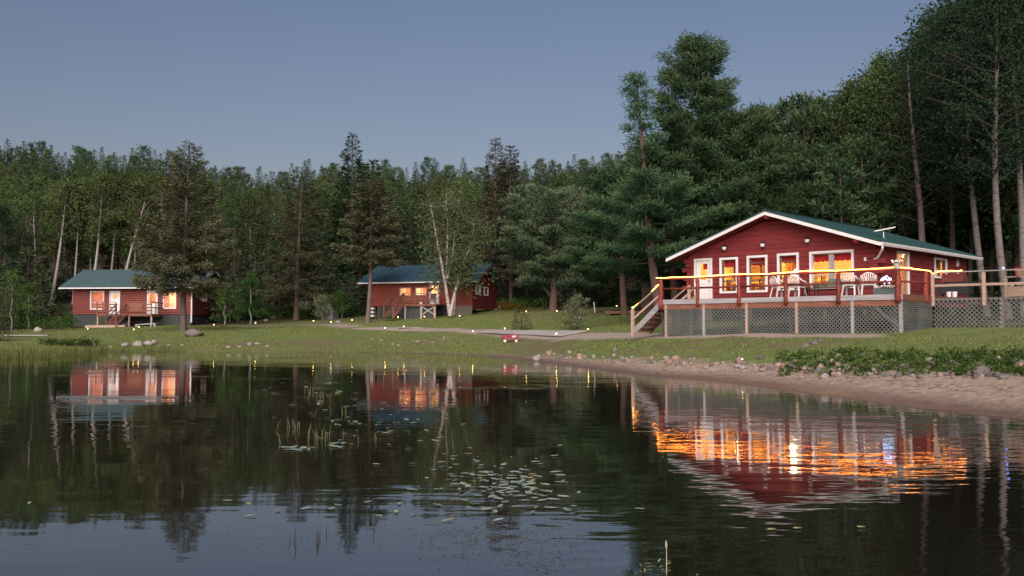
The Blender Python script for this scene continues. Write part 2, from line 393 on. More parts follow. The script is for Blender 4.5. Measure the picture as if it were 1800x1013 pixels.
M_PINE = mat('lit_pine_panelling', (.52, .33, .16), .6, .25, 2, .2, (1, 1, 6))
M_CEIL = mat('pine_ceiling', (.5, .34, .19), .6, .2, 2, 0, (1, 6, 1))
M_CURT = mat('red_curtain', (.30, .012, .012), .9, .25, 6, .3, (6, 6, .5))
M_OCURT = mat('pale_blind', (.62, .42, .30), .9, .15, 5, .2, (8, 8, .4))
def sheermat(name, col):
    m = bpy.data.materials.new(name); m.use_nodes = True; N = m.node_tree.nodes; L = m.node_tree.links
    d = N.new('ShaderNodeBsdfDiffuse'); d.inputs[0].default_value = (*col, 1); tr = N.new('ShaderNodeBsdfTranslucent'); tr.inputs[0].default_value = (*col, 1)
    ms = N.new('ShaderNodeMixShader'); ms.inputs[0].default_value = .7; L.new(d.outputs[0], ms.inputs[1]); L.new(tr.outputs[0], ms.inputs[2]); L.new(ms.outputs[0], N['Material Output'].inputs['Surface']); return m
M_SHEER = sheermat('sheer_curtain', (.75, .50, .30)); M_SHEERP = sheermat('pink_sheer_curtain', (.72, .44, .34))
M_SKIRT = mat('grey_green_skirting', (.036, .043, .038), .85, .35, 2.5, .2)
M_BLACK = mat('black_metal', (.018, .018, .02), .45, .2, 8)
M_GLASSL = emit('lantern_glass', (.9, .88, .85), .12)
M_METAL = mat('galvanised_metal', (.45, .45, .46), .35, .12, 4, metal=.6)
def glassmat():
    m = bpy.data.materials.new('window_glass'); m.use_nodes = True; N = m.node_tree.nodes; L = m.node_tree.links
    t = N.new('ShaderNodeBsdfTransparent'); g = N.new('ShaderNodeBsdfGlossy'); g.inputs['Roughness'].default_value = .03
    lw = N.new('ShaderNodeLayerWeight'); lw.inputs[0].default_value = .5; pw = N.new('ShaderNodeMath'); pw.operation = 'POWER'; pw.inputs[1].default_value = 4.0; L.new(lw.outputs['Facing'], pw.inputs[0])
    f = N.new('ShaderNodeMath'); f.operation = 'MULTIPLY_ADD'; f.inputs[1].default_value = .5; f.inputs[2].default_value = .03; L.new(pw.outputs[0], f.inputs[0]); ms = N.new('ShaderNodeMixShader')
    L.new(f.outputs[0], ms.inputs[0]); L.new(t.outputs[0], ms.inputs[1]); L.new(g.outputs[0], ms.inputs[2])
    L.new(ms.outputs[0], N['Material Output'].inputs['Surface']); return m
M_GLASS = glassmat()

def lamp(name, loc, power, col, parent, radius=.12):
    """a point light inside a room; any globe is built apart"""
    l = bpy.data.lights.new(name, 'POINT'); l.energy = power; l.color = col; l.shadow_soft_size = radius
    o = bpy.data.objects.new(name, l); COL.objects.link(o); o.location = loc; o.parent = parent
    return o
def cut(x0, x1, holes):
    segs = [(x0, x1)]
    for a, b in holes:
        out = []
        for s, e in segs:
            if b <= s or a >= e: out.append((s, e)); continue
            if a > s: out.append((s, a))
            if b < e: out.append((b, e))
        segs = out
    return [q for q in segs if q[1] - q[0] > .03]
def wall_strips(mb, axis, a0, a1, pos, thick, z0, z1, holes, dz=.2):
    """plain solid wall with rectangular openings; holes are (a0,a1,z0,z1)"""
    zs = sorted({z0, z1, *[h[2] for h in holes if z0 < h[2] < z1], *[h[3] for h in holes if z0 < h[3] < z1]})
    for k in range(len(zs) - 1):
        zm = (zs[k] + zs[k + 1]) / 2
        for s, e in cut(a0, a1, [(h[0], h[1]) for h in holes if h[2] < zm < h[3]]):
            if axis == 'x': mb.box(s, e, pos, pos + thick, zs[k], zs[k + 1])
            else: mb.box(pos, pos + thick, s, e, zs[k], zs[k + 1])
def window(parent, dz, axis, a0, a1, z0, z1, pos, out, bars=(), vbars=(), m_frame=None, trim=.10, valance=0., name='window', curtain=None, depth=.14, sashm=None):
    """framed opening; axis 'x' faces -y, axis 'y' faces +x. pos = outer wall face, out = outward sign"""
    m_frame = m_frame or M_WHITE
    def bx(mb, u0, u1, v0, v1, w0, w1):
        lo, hi = sorted((pos + out * v0, pos + out * v1))
        if axis == 'x': mb.box(u0, u1, lo, hi, w0, w1)
        else: mb.box(lo, hi, u0, u1, w0, w1)
    t = trim
    fr = MB(dz)
    bx(fr, a0, a1, -.02, .045, z1 - t, z1); bx(fr, a0, a1, -.02, .055, z0, z0 + t * .9)
    bx(fr, a0, a0 + t, -.02, .043, z0 + t * .9, z1 - t); bx(fr, a1 - t, a1, -.02, .043, z0 + t * .9, z1 - t)
    w = fr.build(name, m_frame, parent)
    i0, i1, j0, j1 = a0 + t, a1 - t, z0 + t * .9, z1 - t
    sb = MB(dz)
    s = .035
    bx(sb, i0, i1, -depth, -.021, j1 - s, j1); bx(sb, i0, i1, -depth, -.021, j0, j0 + s)
    bx(sb, i0, i0 + s, -depth, -.021, j0 + s, j1 - s); bx(sb, i1 - s, i1, -depth, -.021, j0 + s, j1 - s)
    for b in bars: bx(sb, i0 + s, i1 - s, -depth + .02, -depth + .06, z0 + (z1 - z0) * b - .022, z0 + (z1 - z0) * b + .022)
    for b, wd in vbars: bx(sb, a0 + (a1 - a0) * b - wd / 2, a0 + (a1 - a0) * b + wd / 2, -depth + .015, -.03, j0 + s, j1 - s)
    sb.build('sash', sashm or M_DKW, w)
    g = MB(dz); bx(g, i0 + s, i1 - s, -depth + .035, -depth + .04, j0 + s, j1 - s); g.build('pane', M_GLASS, w)
    if valance > 0:
        c = MB(dz); n = max(6, int((i1 - i0) / .07))
        for k in range(n):
            u0 = i0 + (i1 - i0) * k / n; u1 = i0 + (i1 - i0) * (k + 1) / n
            bx(c, u0, u1, -depth - .09 - .02 * (k % 2), -depth - .07 - .02 * (k % 2), j1 - valance - .02 * ((k * 7) % 3), j1 + .05)
        c.build('valance', M_CURT, w)
    if curtain:
        side, frac, cm = curtain; c = MB(dz); n = max(4, int((i1 - i0) * frac / .06))
        for k in range(n):
            q0 = (i1 - i0) * frac * k / n; q1 = (i1 - i0) * frac * (k + 1) / n
            u0, u1 = (i0 + q0, i0 + q1) if side == 'l' else (i1 - q1, i1 - q0)
            bx(c, u0, u1, -depth - .14 - .03 * (k % 2), -depth - .12 - .03 * (k % 2), j0 - .05, j1 + .05)
        c.build('curtain', cm, w)
    return w

# ---- the lodge: frame x along the front (to the right), y to the back; origin at the deck's front left corner
LA = math.radians(-43.517); LO = (6.495, 42.0); LZ = 1.55
def lodge_frame(x, y):
    return (LO[0] + x * math.cos(LA) - y * math.sin(LA), LO[1] + x * math.sin(LA) + y * math.cos(LA))
def lodge():
    L = thing('log_lodge', 'large red log lodge with green metal roof and a row of lit windows', 'lodge', (*LO, LZ), LA)
    dz = LZ; YW = 3.0; X0, X1 = -.62, 8.28; DEP = 10.2; DK = 2.95; TOPW = 4.96; RX, RZ = 3.80, 6.66
    holes = [(-.23, .68, DK, 4.88), (1.09, 2.02, 3.28, 4.88), (2.46, 3.46, 3.28, 4.90), (3.92, 4.92, 3.33, 4.92), (5.40, 7.32, 3.35, 4.92)]
    slope = (RZ - 5.02) / (X1 + .45 - RX)
    def roofz(x): return RZ - abs(x - RX) * slope - .14
    # squared logs of the front wall, course by course up into the gable
    ch = .205; z = DK - .28; k = 0
    rnd = random.Random(3)
    while z < RZ - .25:
        z1 = z + ch - .006
        ex = .0
        xa, xb = X0, X1
        if z1 > roofz(X0) : xa = RX - (RZ - .14 - z1) / slope
        if z1 > roofz(X1): xb = RX + (RZ - .14 - z1) / slope
        hs = [(h[0] + .04, h[1] - .04) for h in holes if h[2] < (z + z1) / 2 < h[3]]
        for s, e in cut(xa, xb, hs):
            j = rnd.uniform(-.008, .008)
            mb = MB(dz); c = .014
            pr = [(YW + j, z + c), (YW + j, z1 - c), (YW + j + c, z1), (YW + .18, z1), (YW + .18, z), (YW + j + c, z)]
            if z1 > roofz(X0) or z1 > roofz(X1):
                def ex(zz, sg): return RX + sg * (RZ - .14 - zz) / slope
                l0, l1 = (max(ex(z, -1), X0), max(ex(z1, -1), X0)) if s == xa else (s, s)
                r0, r1 = (min(ex(z, 1), X1), min(ex(z1, 1), X1)) if e == xb else (e, e)
                mb.prism_y([(l0, z + .003), (r0, z + .003), (r1, z1), (l1, z1)], YW + j, YW + .18)
            else: mb.prism_x(pr, s, e)
            mb.build('log', M_RED, L)
        z += ch; k += 1
    mb = MB(dz); wall_strips(mb, 'x', X0 + .03, X1 - .03, YW + .035, .13, DK - .28, 4.95, [(h[0] + .05, h[1] - .05, h[2], h[3]) for h in holes])
    mb.prism_y([(X0 + .2, 4.95), (X1 - .2, 4.95), (RX, RZ - .2)], YW + .035, YW + .16)
    mb.build('wall_core', M_DARK, L)
    # side wall on the right
    sh = [(YW + 1.93, YW + 3.2, DK, 4.90), (YW + 6.1, YW + 7.6, 3.95, 4.88)]
    z = DK - .28
    while z < TOPW - .02:
        z1 = z + ch - .006
        hs = [(h[0] + .04, h[1] - .04) for h in sh if h[2] < (z + z1) / 2 < h[3]]
        for s, e in cut(YW + .2, YW + DEP, hs):
            mb = MB(dz); j = rnd.uniform(-.008, .008); c = .014
            mb.prism_y([(X1 + j, z + c), (X1 + j, z1 - c), (X1 + j - c, z1), (X1 - .18, z1), (X1 - .18, z), (X1 + j - c, z)], s, e)
            mb.build('log', M_RED, L)
        z += ch
    mb = MB(dz); wall_strips(mb, 'y', YW + .2, YW + DEP, X1 - .16, .12, DK - .28, 4.95, [(h[0] + .05, h[1] - .05, h[2], h[3]) for h in sh])
    mb.build('wall_core', M_DARK, L)
    # crossed log ends at both front corners
    for kx, xx, sg in ((0, X0, -1), (1, X1, 1)):
        z = DK - .28; i = 0
        while z < TOPW - .15:
            ln = (.30, .12, .22, .05)[i % 4]
            mb = MB(dz)
            if i % 2 == 0: mb.box(min(xx, xx + sg * ln), max(xx, xx + sg * ln), YW + .01, YW + .17, z + .01, z + ch - .02)
            else: mb.box(min(xx, xx - sg * .17), max(xx, xx - sg * .17), YW - ln, YW - .01, z + .01, z + ch - .02)
            mb.build('log_end', M_RED, L); z += ch; i += 1
    # left and rear walls, floor, interior partition, ceiling
    mb = MB(dz); mb.box(X0, X0 + .16, YW + .2, YW + DEP, DK - .28, 5.0); mb.box(X0, X1 - .2, YW + DEP, YW + DEP + .16, DK - .28, 5.0); mb.build('rear_wall', M_RED, L)
    mb = MB(dz); mb.box(X0 + .17, X1 - .18, YW + .19, YW + DEP - .01, DK - .2, DK - .02); mb.build('floor', M_PINE, L)
    inner = MB(dz); inner.box(X0 + .17, X1 - 1.6, YW + 4.6, YW + 4.7, DK, 5.2); inner.box(X0 + .17, X0 + .22, YW + .2, YW + 4.6, DK, 5.2)
    inner.box(2.16, 2.26, YW + 2.9, YW + 4.59, DK, 5.2)
    inner.box(X1 - 3.2, X1 - 3.1, YW + 4.75, YW + DEP - .2, DK, 5.02)
    inner.box(5.2, X1 - .2, YW + DEP - .15, YW + DEP - .05, DK, 5.02)
    ip = inner.build('interior_wall', M_PINE, L)
    mb = MB(dz); mb.box(X0 + .17, X1 - .19, YW + .18, YW + DEP - .05, 5.03, 5.08); mb.build('ceiling', M_CEIL, L)
    for x0, x1, z0, z1, dpt in ((1.0, 1.9, 4.1, 4.7, .35), (2.5, 2.62, DK, 4.9, .4), (3.0, 3.4, 3.6, 4.5, .3), (4.1, 4.7, DK, 3.8, .5), (6.6, 7.3, DK, 4.0, .4), (7.4, 7.9, 3.9, 4.75, .3)):
        cab = MB(dz); cab.box(x0, x1, YW + 4.2 - dpt, YW + 4.2, z0, z1); cab.build('cupboard', mat('brown_cupboard', (.20, .085, .03), .6), L)
    tb = MB(dz)
    for x in (1.7, 3.9, 6.3):
        tb.box(x - .6, x + .6, YW + .9, YW + 1.7, DK + .70, DK + .75)
        for a in (-.5, .5):
            for b in (1.0, 1.6): tb.box(x + a - .03, x + a + .03, YW + b - .03, YW + b + .03, DK, DK + .7)
        for a in (-.95, .72):
            tb.box(x + a, x + a + .05, YW + 1.1, YW + 1.5, DK, DK + 1.0); tb.box(x + a, x + a + .36, YW + 1.1, YW + 1.5, DK + .43, DK + .47)
    tb.build('dining_table', mat('dark_table_wood', (.12, .05, .025), .5), L)
    for i, (x, y, pw) in enumerate(((.6, YW + 2.2, 130), (3.2, YW + 2.6, 190), (6.4, YW + 2.6, 210), (6.6, YW + 7.0, 170))):
        lamp('room_light', (x, y, 4.78 - dz), pw, (1.0, .60, .22), L)
        g = MB(dz); g.ball((x, y + .35, 4.86), .13, sq=(1, 1, .6)); g.build('lamp_globe', emit('warm_globe', (1., .78, .42), 6), L, True)
    rw = random.Random(8)
    for (xa, xb, zf) in ((1.2, 1.92, 3.5), (2.56, 3.36, 3.5), (5.5, 6.2, 3.4), (6.5, 7.2, 3.4)):
        sh_ = MB(dz); sh_.box(xa, xb, YW + .55, YW + .75, zf - .04, zf); sh_.build('shelf', M_BRNW, L)
        for q in range(4):
            x = xa + (xb - xa) * (q + rw.uniform(.2, .8)) / 4; hh = rw.uniform(.12, .5); w = rw.uniform(.03, .07); it = MB(dz); it.tube([(x, YW + .65, zf), (x, YW + .65, zf + hh * .7), (x, YW + .65, zf + hh)], [w, w, w * .4], 8); it.build('ornament', mat('dark_ornament', (.10, .045, .02), .5, .5) if q % 2 else mat('amber_ornament', (.42, .22, .06), .4, .4), L)
    for (x, zz) in ((1.35, 4.35), (1.6, 4.3), (1.8, 4.4), (2.7, 4.35), (3.1, 4.45)):
        it = MB(dz); it.box(x - .035, x + .035, YW + .8, YW + .83, zz - .5, zz + .25); it.build('hanging_strip', mat('olive_strip', (.14, .10, .03), .7), L)
    tl = MB(dz); tl.tube([(4.45, YW + .9, 4.02), (4.45, YW + .9, 4.14), (4.45, YW + .9, 4.28), (4.45, YW + .9, 4.34)], [.36, .30, .15, .05], 14); tl.build('glass_lamp_shade', emit('stained_glass', (.75, .95, .70), 1.6), L, True)
    tl = MB(dz); tl.tube([(4.45, YW + .9, 3.45), (4.45, YW + .9, 4.1)], .03, 6); tl.build('lamp_stem', M_DKW, L)
    # windows and doors
    BR = (.36,)
    window(L, dz, 'x', 1.09, 2.02, 3.28, 4.88, YW, -1, (.34, .52, .74), (), valance=.30)
    window(L, dz, 'x', 2.46, 3.46, 3.28, 4.90, YW, -1, (.33, .51, .80), (), valance=.30)
    window(L, dz, 'x', 3.92, 4.92, 3.33, 4.92, YW, -1, (.33, .78), (), valance=.28)
    window(L, dz, 'x', 5.40, 7.32, 3.35, 4.92, YW, -1, (.36,), ((.485, .22),), valance=.30, sashm=mat('grey_sash', (.26, .24, .24), .6))
    window(L, dz, 'y', YW + 6.1, YW + 7.6, 3.95, 4.88, X1, 1, (), ((.5, .05),), valance=.28, curtain=('l', .95, M_SHEER))
    d = MB(dz); d.box(-.25, .70, YW - .045, YW + .02, 4.80, 4.90); d.box(-.25, -.15, YW - .04, YW + .02, DK, 4.80); d.box(.60, .70, YW - .04, YW + .02, DK, 4.80)
    D = d.build('door', M_WHITE, L)
    s = MB(dz); wall_strips(s, 'x', -.15, .60, YW + .03, .045, DK, 4.80, [(.03, .42, 3.92, 4.66)])
    s.box(.02, .43, YW + .012, YW + .03, 3.28, 3.32); s.box(.02, .43, YW + .012, YW + .03, 3.74, 3.78); s.build('door_leaf', M_WHITE, D)
    g = MB(dz); g.box(.03, .42, YW + .05, YW + .055, 3.92, 4.66); g.build('pane', M_GLASS, D)
    c = MB(dz); c.box(.16, .42, YW + .10, YW + .12, 4.40, 4.70); c.build('valance', M_CURT, D)
    kn = MB(dz); kn.ball((.53, YW - .01, 3.88), .035); kn.build('handle', M_METAL, D)
    d = MB(dz); a0, a1 = YW + 1.93, YW + 3.2
    d.box(X1 - .02, X1 + .045, a0, a1, 4.80, 4.92); d.box(X1 - .02, X1 + .04, a0, a0 + .1, DK, 4.80); d.box(X1 - .02, X1 + .04, a1 - .12, a1, DK, 4.80); d.box(X1 - .02, X1 + .03, a0 + .1, a1 - .12, DK, DK + .06)
    D = d.build('door', M_WHITE, L)
    d = MB(dz); d.box(X1 - .07, X1 - .03, a0 + .1, a0 + .17, DK + .06, 4.8); d.box(X1 - .07, X1 - .03, a1 - .19, a1 - .12, DK + .06, 4.8); d.box(X1 - .07, X1 - .03, a0 + .60, a0 + .66, DK + .06, 4.8); d.box(X1 - .07, X1 - .03, a0 + .17, a1 - .19, DK + .06, DK + .2)
    d.build('door_leaf', M_TANW, D)
    g = MB(dz); g.box(X1 - .055, X1 - .05, a0 + .17, a1 - .19, DK + .2, 4.8); g.build('pane', M_GLASS, D)
    for q0, q1 in ((a0 + .18, a0 + .55), (a0 + .72, a1 - .22)):
        cu = MB(dz)
        for k in range(6): u0 = q0 + (q1 - q0) * k / 6; u1 = q0 + (q1 - q0) * (k + 1) / 6; cu.box(X1 - .20 - .03 * (k % 2), X1 - .19 - .03 * (k % 2), u0, u1, DK + .1, 4.85)
        cu.build('curtain', M_SHEER, D)
    lamp('room_light', (6.9, YW + 2.5, 4.6 - dz), 110, (1.0, .60, .22), L); lamp('room_light', (7.1, YW + 6.9, 4.55 - dz), 130, (1.0, .56, .20), L)  # extra lights without globes, added to brighten the side door and side window
    # roof: two slopes with raised ribs, barge boards, soffit, gutter, downspout
    YF, YB = YW - .85, YW + DEP + .6; EL, ER = -1.24, 8.73
    zl = RZ - (RX - EL) * (RZ - 4.93) / (RX - EL); zr = 5.08
    sl = (RZ - 4.90) / (RX - EL); sr = (RZ - 5.06) / (ER - RX)
    for nm, xe, s in (('l', EL, sl), ('r', ER, sr)):
        r = MB(dz); ze = RZ - abs(xe - RX) * s
        r.prism_y([(RX, RZ + .06), (xe, ze + .06), (xe, ze + .02), (RX, RZ + .02)] if xe > RX else [(xe, ze + .06), (RX, RZ + .06), (RX, RZ + .02), (xe, ze + .02)], YF, YB)
        R_ = r.build('roof', M_ROOFG, L)
        n = int((YB - YF) / .3)
        for i in range(n + 1):
            rb = MB(dz); y = YF + .02 + (YB - YF - .04) * i / n
            rb.beam((RX, y, RZ + .075), (xe, y, ze + .075), .03, .03); rb.build('rib', M_ROOFG, R_)
    rc = MB(dz); rc.prism_y([(RX - .16, RZ + .05), (RX, RZ + .12), (RX + .16, RZ + .05), (RX, RZ + .09)], YF - .01, YB + .01); rc.build('ridge_cap', M_ROOFG, L)
    for xe, s in ((EL, sl), (ER, sr)):
        f = MB(dz); ze = RZ - abs(xe - RX) * s
        q = [(RX, RZ + .015), (xe, ze + .015), (xe, ze - .125), (RX, RZ - .125)]
        f.prism_y(q if xe > RX else q[::-1], YF + .005, YF + .045); f.build('barge_board', M_WHITE, L)
        so = MB(dz); q = [(RX, RZ - .02), (xe, ze - .02), (xe, ze - .06), (RX, RZ - .06)]
        so.prism_y(q if xe > RX else q[::-1], YF + .05, YB - .05); so.build('soffit', M_RED, L)
    ze = RZ - (ER - RX) * sr
    gt = MB(dz); y0, y1 = YF + .02, YB
    gt.prism_y([(ER + .005, ze + .01), (ER + .13, ze + .01), (ER + .13, ze - .03), (ER + .09, ze - .12), (ER + .005, ze - .12)], y0, y1); gt.build('gutter', M_WHITE, L)
    ds = MB(dz); ds.tube([(ER + .06, YF + .12, ze - .12), (ER + .06, YF + .14, ze - .22), (ER + .0, YF + .22, ze - .28), (X1 + .05, YW - .05, ze - .52), (X1 - .12, YW - .07, ze - .60)], .045, 8); ds.build('downspout', M_WHITE, L, True)
    pb = MB(dz)
    for x in (RX, RX + 3.9): pb.tube([(x, YF + .06, (RZ if x == RX else RZ - 3.9 * sr) - .2), (x, YW + .1, (RZ if x == RX else RZ - 3.9 * sr) - .2)], .10, 10)
    pb.build('purlin', M_RED, L, True)
    mt = MB(dz); mt.box(X1 - .52, X1 - .44, YW - .06, YW + .02, 4.42, 4.56); mt.box(X1 - .50, X1 - .42, YW - .06, YW + .02, 3.62, 3.78); mt.build('meter_box', M_WHITE, L)
    mt = MB(dz); mt.box(X1 - .04, X1 + .05, YW + 8.9, YW + 9.1, 4.1, 4.3); mt.box(X1 - .04, X1 + .05, YW + 8.9, YW + 9.1, 4.6, 4.95); mt.build('wall_sign', M_WHITE, L)
    return L
LODGE = lodge()

# ---- lodge deck
def lattice(mb, a0, a1, z0, z1, f, pitch=.155, w=.034):
    """criss-cross strips clipped to the panel; f(a,z,layer) gives the point"""
    for ly, sg in ((0, 1), (1, -1)):
        Hh = z1 - z0; c = a0 - Hh
        while c < a1 + Hh:
            # line a = c + sg'*(z-z0)
            pts = []
            za, zb = z0, z1
            A = lambda zz: (c + (zz - z0)) if sg > 0 else (c + Hh - (zz - z0))
            lo, hi = None, None
            if sg > 0: za = max(z0, z0 + a0 - c); zb = min(z1, z0 + a1 - c)
            else: za = max(z0, z0 + c + Hh - a1); zb = min(z1, z0 + c + Hh - a0)
            if zb - za > .02:
                h = w * .707
                p, q = (A(za), za), (A(zb), zb)
                v = [f(p[0] - h, p[1], ly), f(p[0] + h, p[1], ly), f(q[0] + h, q[1], ly), f(q[0] - h, q[1], ly)]
                v2 = [f(p[0] - h, p[1], ly + 1), f(p[0] + h, p[1], ly + 1), f(q[0] + h, q[1], ly + 1), f(q[0] - h, q[1], ly + 1)]
                mb.add(v + v2, [(0, 1, 2, 3), (7, 6, 5, 4), (0, 4, 5, 1), (1, 5, 6, 2), (2, 6, 7, 3), (3, 7, 4, 0)])
            c += pitch
def knotpost(mb, x, y, z0, z1, r, rnd):
    n = 9; pts = [(x + rnd.uniform(-.012, .012), y + rnd.uniform(-.012, .012), z0 + (z1 - z0) * i / (n - 1)) for i in range(n)]
    mb.tube(pts, [r * rnd.uniform(.86, 1.16) for _ in range(n)], 9)
def lodge_deck():
    dz = LZ; DK = 2.95; XR = 10.42; rnd = random.Random(5)
    D = thing('lodge_deck', 'long raised deck with red log posts and grey lattice skirt fronting the lodge', 'deck', (*LO, LZ), LA)
    def dist_lod(): pass
    z0 = 1.52
    # rim boards
    m = MB(dz); m.box(-.03, XR + .03, -.04, 0, DK - .20, DK); m.build('rim_board', M_GREYW, D)
    m = MB(dz); m.box(-.07, -.031, 0, 2.99, DK - .20, DK); m.build('rim_board', M_GREYW, D)
    m = MB(dz); m.box(XR, XR + .04, .01, 9.5, DK - .24, DK); m.build('rim_board', M_BRNW, D)
    m = MB(dz); m.box(-.02, XR, .004, .045, DK - .42, DK - .21); m.build('joist', M_BRNW, D)
    n = 21
    for i in range(n):
        b = MB(dz); y = .01 + i * .1423; b.box(-.02, XR - .01, y, y + .134, DK - .045, DK - .003); b.build('deck_board', M_GREYW, D)
    for i in range(14):
        b = MB(dz); x = 8.36 + i * .145; b.box(x, x + .137, 3.02, 9.4, DK - .045, DK - .003); b.build('deck_board', M_GREYW, D)
    # posts and rails
    px_ = [0.0, 1.87, 3.83, 5.9, 8.06, 10.3]
    for i, x in enumerate(px_):
        p = MB(dz); knotpost(p, x, -.06, DK - (.30 if i else .42), 3.83, (.10 if i in (0, 5) else .078), rnd); p.build('post', M_REDP, D, True)
    p = MB(dz); knotpost(p, XR - .02, 2.3, DK - .30, 3.84, .10, rnd); p.build('post', M_REDP, D, True)
    for a, b in zip(px_[:-1], px_[1:]):
        r = MB(dz); r.tube([(a + .09, -.05, 3.42), ((a + b) / 2, -.05, 3.40 + rnd.uniform(-.01, .02)), (b - .09, -.05, 3.42)], .042, 7); r.build('mid_rail', M_REDP, D, True)
        r = MB(dz); r.tube([(a - .02, -.05, 3.84), ((a + b) / 2, -.05, 3.83), (b - .02, -.05, 3.845)], .038, 7); r.build('top_rail', M_REDP, D, True)
    r = MB(dz); r.tube([(10.32, 0, 3.845), (XR - .02, 2.3, 3.855)], .038, 7); r.build('top_rail', M_REDP, D, True)
    r = MB(dz); r.tube([(10.32, 0, 3.42), (XR - .02, 2.3, 3.42)], .042, 7); r.build('mid_rail', M_REDP, D, True)
    # support posts and lattice
    sp = [.22, 2.12, 4.13, 6.31, 8.56, 10.36]
    for x in sp + [.9]:
        p = MB(dz); yy = -.006 if x != .9 else .9; p.box(x - .06, x + .06, yy, yy + .12, z0 - .25, DK - .205); p.build('support_post', M_TANW if x in (.22, 4.13, 6.31) else M_GREYW, D)
    for x in (3.0, 5.2, 7.4, 9.5):
        p = MB(dz); p.box(x - .06, x + .06, 1.6, 1.72, z0 - .25, DK - .05); p.build('support_post', M_GREYW, D)
    p = MB(dz); p.beam((9.2, .12, DK - .3), (10.3, .12, 1.75), .08, .10); p.build('brace', M_GREYW, D)
    for a, b in zip(sp[:-1], sp[1:]):
        l = MB(dz); lattice(l, a + .05, b - .05, z0 - .1, DK - .42, lambda u, z, k: (u, -.012 - .010 * k + .02, z)); l.build('lattice_panel', M_LATT, D, kind='stuff')
    l = MB(dz); lattice(l, .05, 2.85, z0 - .05, DK - .26, lambda u, z, k: (XR + .01 + .01 * k, u, z)); l.build('lattice_panel', M_LATT, D, kind='stuff')
    l = MB(dz); lattice(l, .05, 2.95, z0 - .05, DK - .26, lambda u, z, k: (-.04 - .01 * k, u, z)); l.build('lattice_panel', M_LATT, D, kind='stuff')
    # lower side deck on the right with pale square posts
    Qx, Qy, zd = XR + .05, 2.85, 2.84
    for x in (Qx + .02, Qx + 1.86, Qx + 3.9):
        p = MB(dz); p.box(x - .055, x + .055, Qy - .09, Qy - .022, zd - .28, 3.80); p.build('square_post', M_TANW, D)
    p = MB(dz); p.box(Qx, Qx + 4.4, Qy - .12, Qy - .02, 3.805, 3.845); p.build('top_rail', M_GREYW, D)
    p = MB(dz); p.box(Qx + .08, Qx + 4.4, Qy - .02, Qy + .02, 3.29, 3.38); p.build('mid_rail', M_TANW, D)
    l = MB(dz); lattice(l, Qx + .02, Qx + 4.4, 1.55, zd + .02, lambda u, z, k: (u, Qy - .005 - .008 * k, z), pitch=.17, w=.04); l.build('lattice_panel', M_LATT, D, kind='stuff')
    p = MB(dz); p.box(Qx + 2.36, Qx + 2.50, Qy + .01, Qy + .13, 1.4, zd - .01); p.build('support_post', M_TANW, D)
    for i in range(22):
        b = MB(dz); y = Qy + .02 + i * .145; b.box(Qx, Qx + 4.4, y, y + .137, zd - .06, zd - .01); b.build('deck_board', M_TANW, D)
    p = MB(dz)
    for a in (Qx + 2.45, Qx + 4.2): p.box(a - .03, a + .03, Qy + .5, Qy + .56, zd, 3.62)
    p.box(Qx + 2.42, Qx + 4.4, Qy + .49, Qy + .57, 3.58, 3.62); p.box(Qx + 2.48, Qx + 4.4, Qy + .51, Qy + .55, 3.18, 3.22); p.build('inner_rail', M_TANW, D)
    # stairs at the left end
    S = MB(dz); ns = 6; run, rise = .235, (DK - 1.55) / 7
    for yy in (.06, 1.22):
        s = MB(dz); s.beam((-.06, yy, DK - .16), (-1.52, yy, 1.56), .05, .24); s.build('stringer', M_GREYW, D)
    for i in range(ns):
        t = MB(dz); x = -.08 - run * (i + .9); z = DK - rise * (i + 1); t.box(x - .03, x + run + .02, .02, 1.26, z - .04, z); t.build('tread', M_GREYW, D)
        t = MB(dz); t.box(x + run - .04, x + run - .01, .09, 1.19, z - rise + .02, z - .045); t.build('riser', M_BRNW, D)
    for yy in (.02,):
        p = MB(dz); p.box(-1.62, -1.50, yy - .06, yy + .06, 1.35, 2.55); p.build('newel_post', M_TANW, D)
        h = MB(dz); h.beam((-.05, yy, 3.62), (-1.62, yy, 2.52), .09, .045); h.build('handrail', M_TANW, D)
        h = MB(dz); h.beam((-.05, yy, 3.20), (-1.55, yy, 2.12), .04, .08); h.build('stair_rail', M_TANW, D)
    # second flight at the back of the left end
    for yy in (2.3, 2.95):
        h = MB(dz); h.beam((-.1, yy, 3.62), (-1.1, yy, 2.95), .05, .06); h.build('handrail', M_TANW, D)
        h = MB(dz); h.beam((-.1, yy, 3.25), (-1.1, yy, 2.58), .05, .06); h.build('stair_rail', M_TANW, D)
        h = MB(dz); h.box(-.14, -.04, yy - .05, yy + .05, DK, 3.66); h.box(-1.14, -1.04, yy - .05, yy + .05, 1.8, 3.0); h.build('newel_post', M_TANW, D)
    # rope light
    RL = thing('rope_light', 'glowing warm rope light laid along the log railing of the lodge deck', 'rope light', (*LO, LZ), LA)
    pts = [(-1.56, .02, 2.62), (-1.2, .0, 2.84), (-.75, .02, 3.12), (-.35, .0, 3.48), (-.12, -.06, 3.62)]
    r = MB(dz); r.tube(pts, .014, 6); r.build('rope_run', emit('rope_glow', (1., .30, .045), 18.), RL, True)
    pts = []
    for i in range(56): x = -.22 + 10.52 * i / 55; pts.append((x, -.07, 3.905 + .012 * math.sin(x * 2.1) + .008 * rnd.uniform(-1, 1) - .012 * math.sin(math.pi * x / 2)))
    pts += [(XR - .06, .4 + .5 * k, 3.92 + .012 * rnd.uniform(-1, 1)) for k in range(5)]
    pts += [(XR + .02, 2.72, 3.90), (XR + .05, 2.80, 3.80), (XR + .12, 2.76, 3.80)]
    pts += [(XR + .12 + .13 * k, 2.75, 3.865 + .012 * rnd.uniform(-1, 1)) for k in range(1, 9)]
